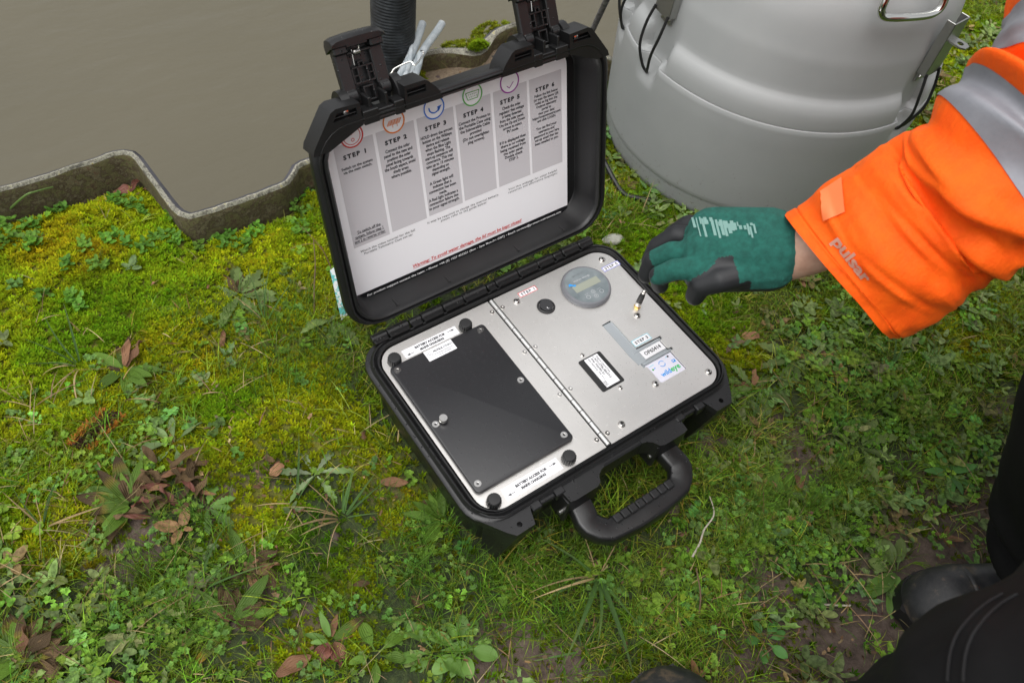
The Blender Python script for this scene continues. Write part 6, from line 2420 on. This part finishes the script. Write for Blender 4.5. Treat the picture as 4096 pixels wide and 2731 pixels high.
def ring_pts(k, tv):
    """interpolate the ring table (Catmull-Rom on every number)"""
    A = np.array([[*a, *b_, d, q] for a, b_, d, q in RG], float)
    A = np.vstack([2 * A[0] - A[1], A, 2 * A[-1] - A[-2]])
    i = int(min(tv, len(RG) - 1.0001))
    t = tv - i
    P0, P1, P2, P3 = A[i], A[i + 1], A[i + 2], A[i + 3]
    return .5 * (2 * P1 + (P2 - P0) * t + (2 * P0 - 5 * P1 + 4 * P2 - P3) * t * t + (3 * P1 - P0 - 3 * P2 + P3) * t ** 3)


NR = 150
rows, tvs = [], []
for k in range(NR):
    tv = (len(RG) - 1) * k / (NR - 1)
    r_ = ring_pts(k, tv)
    top, bot = pt(r_[0], r_[1], r_[4]), pt(r_[2], r_[3], r_[4])
    rows.append((top, bot, r_[5]))
    tvs.append(tv)
cen = np.array([(a + c) / 2 for a, c, q in rows])
tang = np.gradient(cen, axis=0)
tang /= np.linalg.norm(tang, axis=1)[:, None]
SV = np.zeros((NR, NS, 3))
ANG = np.linspace(0, 2 * PI, NS, endpoint=False)
view = CAM_C
for k in range(NR):
    top, bot, q = rows[k]
    maj = (top - bot) / 2
    R0 = np.linalg.norm(maj)
    mj = maj / R0
    mn = np.cross(tang[k], mj)
    mn /= np.linalg.norm(mn)
    if mn @ (view - cen[k]) < 0:
        mn = -mn
    # near the cuff the opening is bevelled so that its front edge leads
    for i, a in enumerate(ANG):
        SV[k, i] = cen[k] + mj * R0 * math.cos(a) + mn * R0 * q * math.sin(a)
SN = np.zeros_like(SV)
du = np.gradient(SV, axis=0)
dv = np.roll(SV, -1, 1) - np.roll(SV, 1, 1)
SN = np.cross(dv, du)
SN /= np.linalg.norm(SN, axis=2)[..., None] + 1e-9
if np.mean(np.einsum('kij,kij->ki', SN, SV - cen[:, None])) < 0:
    SN = -SN
TV = np.array(tvs)[:, None] * np.ones((1, NS))
AA = ANG[None] * np.ones((NR, 1))
ux, uy = np.cos(AA) * 1.6, np.sin(AA) * 1.6


def fold_(tc, ac, wt, wa, slope, amp):
    """a crease: ridge with a valley beside it, running obliquely round the sleeve"""
    da = (AA - ac + PI) % (2 * PI) - PI
    s = (TV - tc - slope * da) / wt
    return amp * (np.exp(-s * s) - .8 * np.exp(-((s - 1.5) ** 2))) * np.exp(-(da / wa) ** 2)


D = .006 * (vnoise(TV * .9 + 5, ux * 1.1 + uy * 1.7 + 20, 3) - .5) + .004 * (vnoise(TV * 2.2, ux * 2 + uy * 2.5 + 30, 7) - .5)
for args in ((8.95, 1.2, .42, 1.6, .10, .016), (6.4, 1.3, .40, 1.2, .50, .011), (4.9, 2.3, .45, .9, -.7, -.010), (5.6, 1.9, .35, .8, .6, .007), (8.9, 1.0, .35, 1.5, -.25, .010), (9.9, 1.5, .35, 1.5, .3, -.009), (7.6, .6, .40, 1.0, .3, .007), (4.3, 1.0, .5, .8, .8, .006), (3.0, 2.2, .5, 1.0, .5, .005), (3.8, 2.6, .4, .7, -.6, -.007), (11.2, 1.3, .4, 1.6, .2, .008), (2.4, 1.2, .5, .7, -.5, .004), (5.9, 1.0, .16, .8, .9, .0045), (5.2, 1.5, .14, .7, -.3, .004), (6.7, 1.9, .15, .7, .4, .0045), (6.2, 2.4, .16, .6, -.5, .004), (4.6, .8, .14, .6, .7, .0035), (3.5, 1.6, .16, .6, .4, .003), (2.0, 1.9, .14, .5, .6, .0025), (1.7, .9, .13, .5, -.4, .0025), (7.9, 1.6, .16, .8, .3, .004)):
    D += fold_(*args)
# hem stitching of the cuff
D += -.0016 * np.exp(-((TV - .85) / .05) ** 2) - .0014 * np.exp(-((TV - 3.05 - .25 * np.sin(AA)) / .05) ** 2)
SV = SV + SN * D[..., None]


def sleeve_faces(k0, k1):
    return [(k * NS + i, k * NS + (i + 1) % NS, (k + 1) * NS + (i + 1) % NS, (k + 1) * NS + i) for k in range(k0, k1) for i in range(NS)]


flat = SV.reshape(-1, 3)
inner = (SV - SN * .004)[:14].reshape(-1, 3)
fs = sleeve_faces(0, NR - 1)
fin = [(len(flat) + a, len(flat) + d, len(flat) + c, len(flat) + b_) for a, b_, c, d in sleeve_faces(0, 13)]
lip = [(i, len(flat) + i, len(flat) + (i + 1) % NS, (i + 1) % NS) for i in range(NS)]
b = MB()
b.add(np.vstack([flat, inner]), fs + fin + lip)
sleeve = b.build('sleeve', 'orange', jacket, sharp=75)


def band(name, tfun, h0, h1, mat):
    """tape sewn round the sleeve, slightly proud of the cloth"""
    lpA = []
    for s in np.linspace(0, 1, 12):
        lp = []
        for i, a in enumerate(ANG):
            tv = tfun(a) + h0 + (h1 - h0) * s
            k = np.clip(tv / (len(RG) - 1) * (NR - 1), 0, NR - 1.001)
            k0 = int(k)
            f = k - k0
            p_ = SV[k0, i] * (1 - f) + SV[k0 + 1, i] * f + SN[k0, i] * .0012
            lp.append(tuple(p_))
        lpA.append(lp)
    b = MB()
    b.loft(lpA)
    return b.build(name, mat, jacket, sharp=75)


band('reflective_tape', lambda a: 7.10 + .15 * math.cos(a), 0, 1.30, 'tape')
band('reflective_tape', lambda a: 10.35 - .25 * math.cos(a), 0, 1.75, 'tape')
bvs = BVHTree.FromPolygons([Vector(q) for q in flat], fs)


def on_sleeve(px, py, lift=.001):
    h = bvs.ray_cast(Vector(CAM_C), Vector(ray(px, py)).normalized())
    if h[0] is None:
        return None
    nn = h[1] if h[1].dot(Vector(CAM_C) - h[0]) > 0 else -h[1]
    return h[0] + nn * lift


# cuff strap and the worn silver print along the forearm
def patch(name, quad, mat, nu=8, nv=4, lift=.0012, parent=None):
    P = [[None] * (nv + 1) for _ in range(nu + 1)]
    for i in range(nu + 1):
        for j in range(nv + 1):
            u_, v_ = i / nu, j / nv
            x = (quad[0][0] * (1 - u_) + quad[1][0] * u_) * (1 - v_) + (quad[3][0] * (1 - u_) + quad[2][0] * u_) * v_
            y = (quad[0][1] * (1 - u_) + quad[1][1] * u_) * (1 - v_) + (quad[3][1] * (1 - u_) + quad[2][1] * u_) * v_
            P[i][j] = on_sleeve(x, y, lift)
    b = MB()
    vs, idx = [], {}
    for i in range(nu + 1):
        for j in range(nv + 1):
            if P[i][j] is not None:
                idx[(i, j)] = len(vs)
                vs.append(tuple(P[i][j]))
    fs_ = [tuple(idx[q] for q in ((i, j), (i + 1, j), (i + 1, j + 1), (i, j + 1))) for i in range(nu) for j in range(nv) if all(q in idx for q in ((i, j), (i + 1, j), (i + 1, j + 1), (i, j + 1)))]
    b.add(vs, fs_)
    return b.build(name, mat, parent or jacket, sharp=80, fix=False)


m = new_mat('pale_orange_strap', (.90, .19, .055), .6)
patch('cuff_strap', [(3285, 770), (3370, 715), (3385, 850), (3300, 885)], m, 6, 8, .0022)
b = MB()
vs, fs_ = text("pulsar", 0, 1, 0, None, bold=.03)
H_ = max(q[1] for q in vs) - min(q[1] for q in vs)
y_lo = min(q[1] for q in vs)
out = []
ok = True
for x, y, z in vs:
    v_ = (y - y_lo) / H_
    px = 3340 + (3472 - 3340) * x + (1 - v_) * -24 + v_ * 24
    py = 958 + (1124 - 958) * x + (1 - v_) * 18 + v_ * -18
    q = on_sleeve(px, py, .0014)
    ok = ok and q is not None
    out.append(tuple(q) if q is not None else (0, 0, 0))
if ok:
    b.add(out, fs_)
    b.build('sleeve_print', new_mat('worn_silver_print', (.60, .30, .22), .6), jacket, sharp=80, fix=False)

# ---- right glove: one skin over palm and five fingers
K = lambda px, py, d: pt(px, py, d)
fw = (K(2760, 1010, .835) - WR)
fwd_ = fw / np.linalg.norm(fw)
palm = [(K(3120, 1000, .808), K(3060, 995, .813), .030, .034), (K(3080, 950, .815), K(2850, 930, .828), .030, .026), (K(3080, 1010, .812), K(2830, 1010, .825), .032, .028), (K(3080, 1060, .812), K(2820, 1075, .822), .026, .024), (K(2850, 930, .828), K(2820, 1075, .822), .025, .023)]
fing = [  # little finger on the far side ... index nearest; curled down and away, thumb hanging from the near side
    [(2850, 905, .848, .0112), (2752, 898, .864, .0102), (2688, 938, .876, .0094), (2655, 990, .884, .0085)],
    [(2832, 958, .838, .0120), (2706, 942, .850, .0110), (2630, 985, .864, .0100), (2598, 1045, .874, .0090)],
    [(2818, 1016, .826, .0122), (2688, 1008, .832, .0112), (2612, 1040, .846, .0102), (2586, 1100, .858, .0092)],
    [(2815, 1074, .813, .0118), (2698, 1078, .812, .0110), (2634, 1104, .826, .0100), (2640, 1140, .838, .0090)],
    [(2990, 1085, .806, .0145), (2878, 1118, .803, .0132), (2802, 1140, .812, .0115), (2780, 1184, .824, .0098)]]
segs = list(palm)
for fgs in fing:
    for a, c in zip(fgs[:-1], fgs[1:]):
        segs.append((K(*a[:3]), K(*c[:3]), a[3], c[3]))
V, N, F = blob(segs, .0018, 3)
# rubber dip: palm side and finger ends black, knitted back green
bk = np.cross(fwd_, K(2830, 1075, .82) - K(2850, 915, .83))
bk /= np.linalg.norm(bk)
if bk @ (CAM_C - WR) < 0:
    bk = -bk
facing = N @ bk
FP = []
for i, fgs in enumerate(fing):
    Pf = [K(*q[:3]) for q in fgs]
    for j in range(len(Pf) - 1):
        for t_ in np.linspace(0, 1, 6):
            FP.append((i, j + t_, Pf[j] * (1 - t_) + Pf[j + 1] * t_))
FPp = np.array([q[2] for q in FP])
mi = []
for q in F:
    cq = V[list(q)].mean(0)
    d_ = np.linalg.norm(FPp - cq, axis=1)
    w_ = int(d_.argmin())
    i_, t_ = FP[w_][0], FP[w_][1]
    f_ = facing[list(q)].mean()
    wob = .05 * math.sin(cq[0] * 330) * math.cos(cq[1] * 290)
    tip = {0: .55, 1: .75, 2: 1.9, 3: 2.0, 4: .45}[i_] + wob
    dark = f_ + wob < -.05 or (d_[w_] < .022 and t_ > tip) or (i_ == 4 and f_ < .45 and t_ > .15)
    mi.append(1 if dark else 0)
m = new_mat('green_knit_glove', (.010, .120, .095), .85)
t = noise(m, 420, 3, stretch=(1, 6, 1))
bump(m, t.outputs[0], .9, .0016)
to_base(m, ramp(m, noise(m, 160, 4).outputs[0], [(.35, (.008, .090, .070)), (.65, (.014, .140, .108))]).outputs[0])
MT['knit'] = m
MT['dip'] = new_mat('black_dipped_rubber', (.012, .013, .015), .6)
glove = from_arrays('glove', V, F, ['knit', 'dip'], person, mi)
bvg = BVHTree.FromPolygons([Vector(q) for q in V], F)
# white print on the back of the glove
b = MB()
rg = random.Random(3)
for i in range(24):
    x0, y0 = 2775 + i * 10.6 + rg.uniform(-4, 4), 868 + i * 1.4 + rg.uniform(-6, 10)
    ln = rg.choice([16, 28, 40, 62, 74]) * (1 if i < 20 else .6)
    pts_ = []
    for j in range(5):
        h = bvg.ray_cast(Vector(CAM_C), Vector(ray(x0 + j * ln * .06, y0 + j * ln / 4)).normalized())
        if h[0]:
            pts_.append(h[0] + h[1] * .0006)
    if len(pts_) > 2:
        wv = Vector(fwd_) * rg.uniform(.0006, .0017)
        vs = []
        for p_ in pts_:
            vs += [p_ - wv, p_ + wv]
        b.add(vs, [(2 * k, 2 * k + 1, 2 * k + 3, 2 * k + 2) for k in range(len(pts_) - 1)])
if b.v:
    b.build('glove_print', new_mat('white_glove_print', (.16, .29, .26), .85), glove, fix=False)
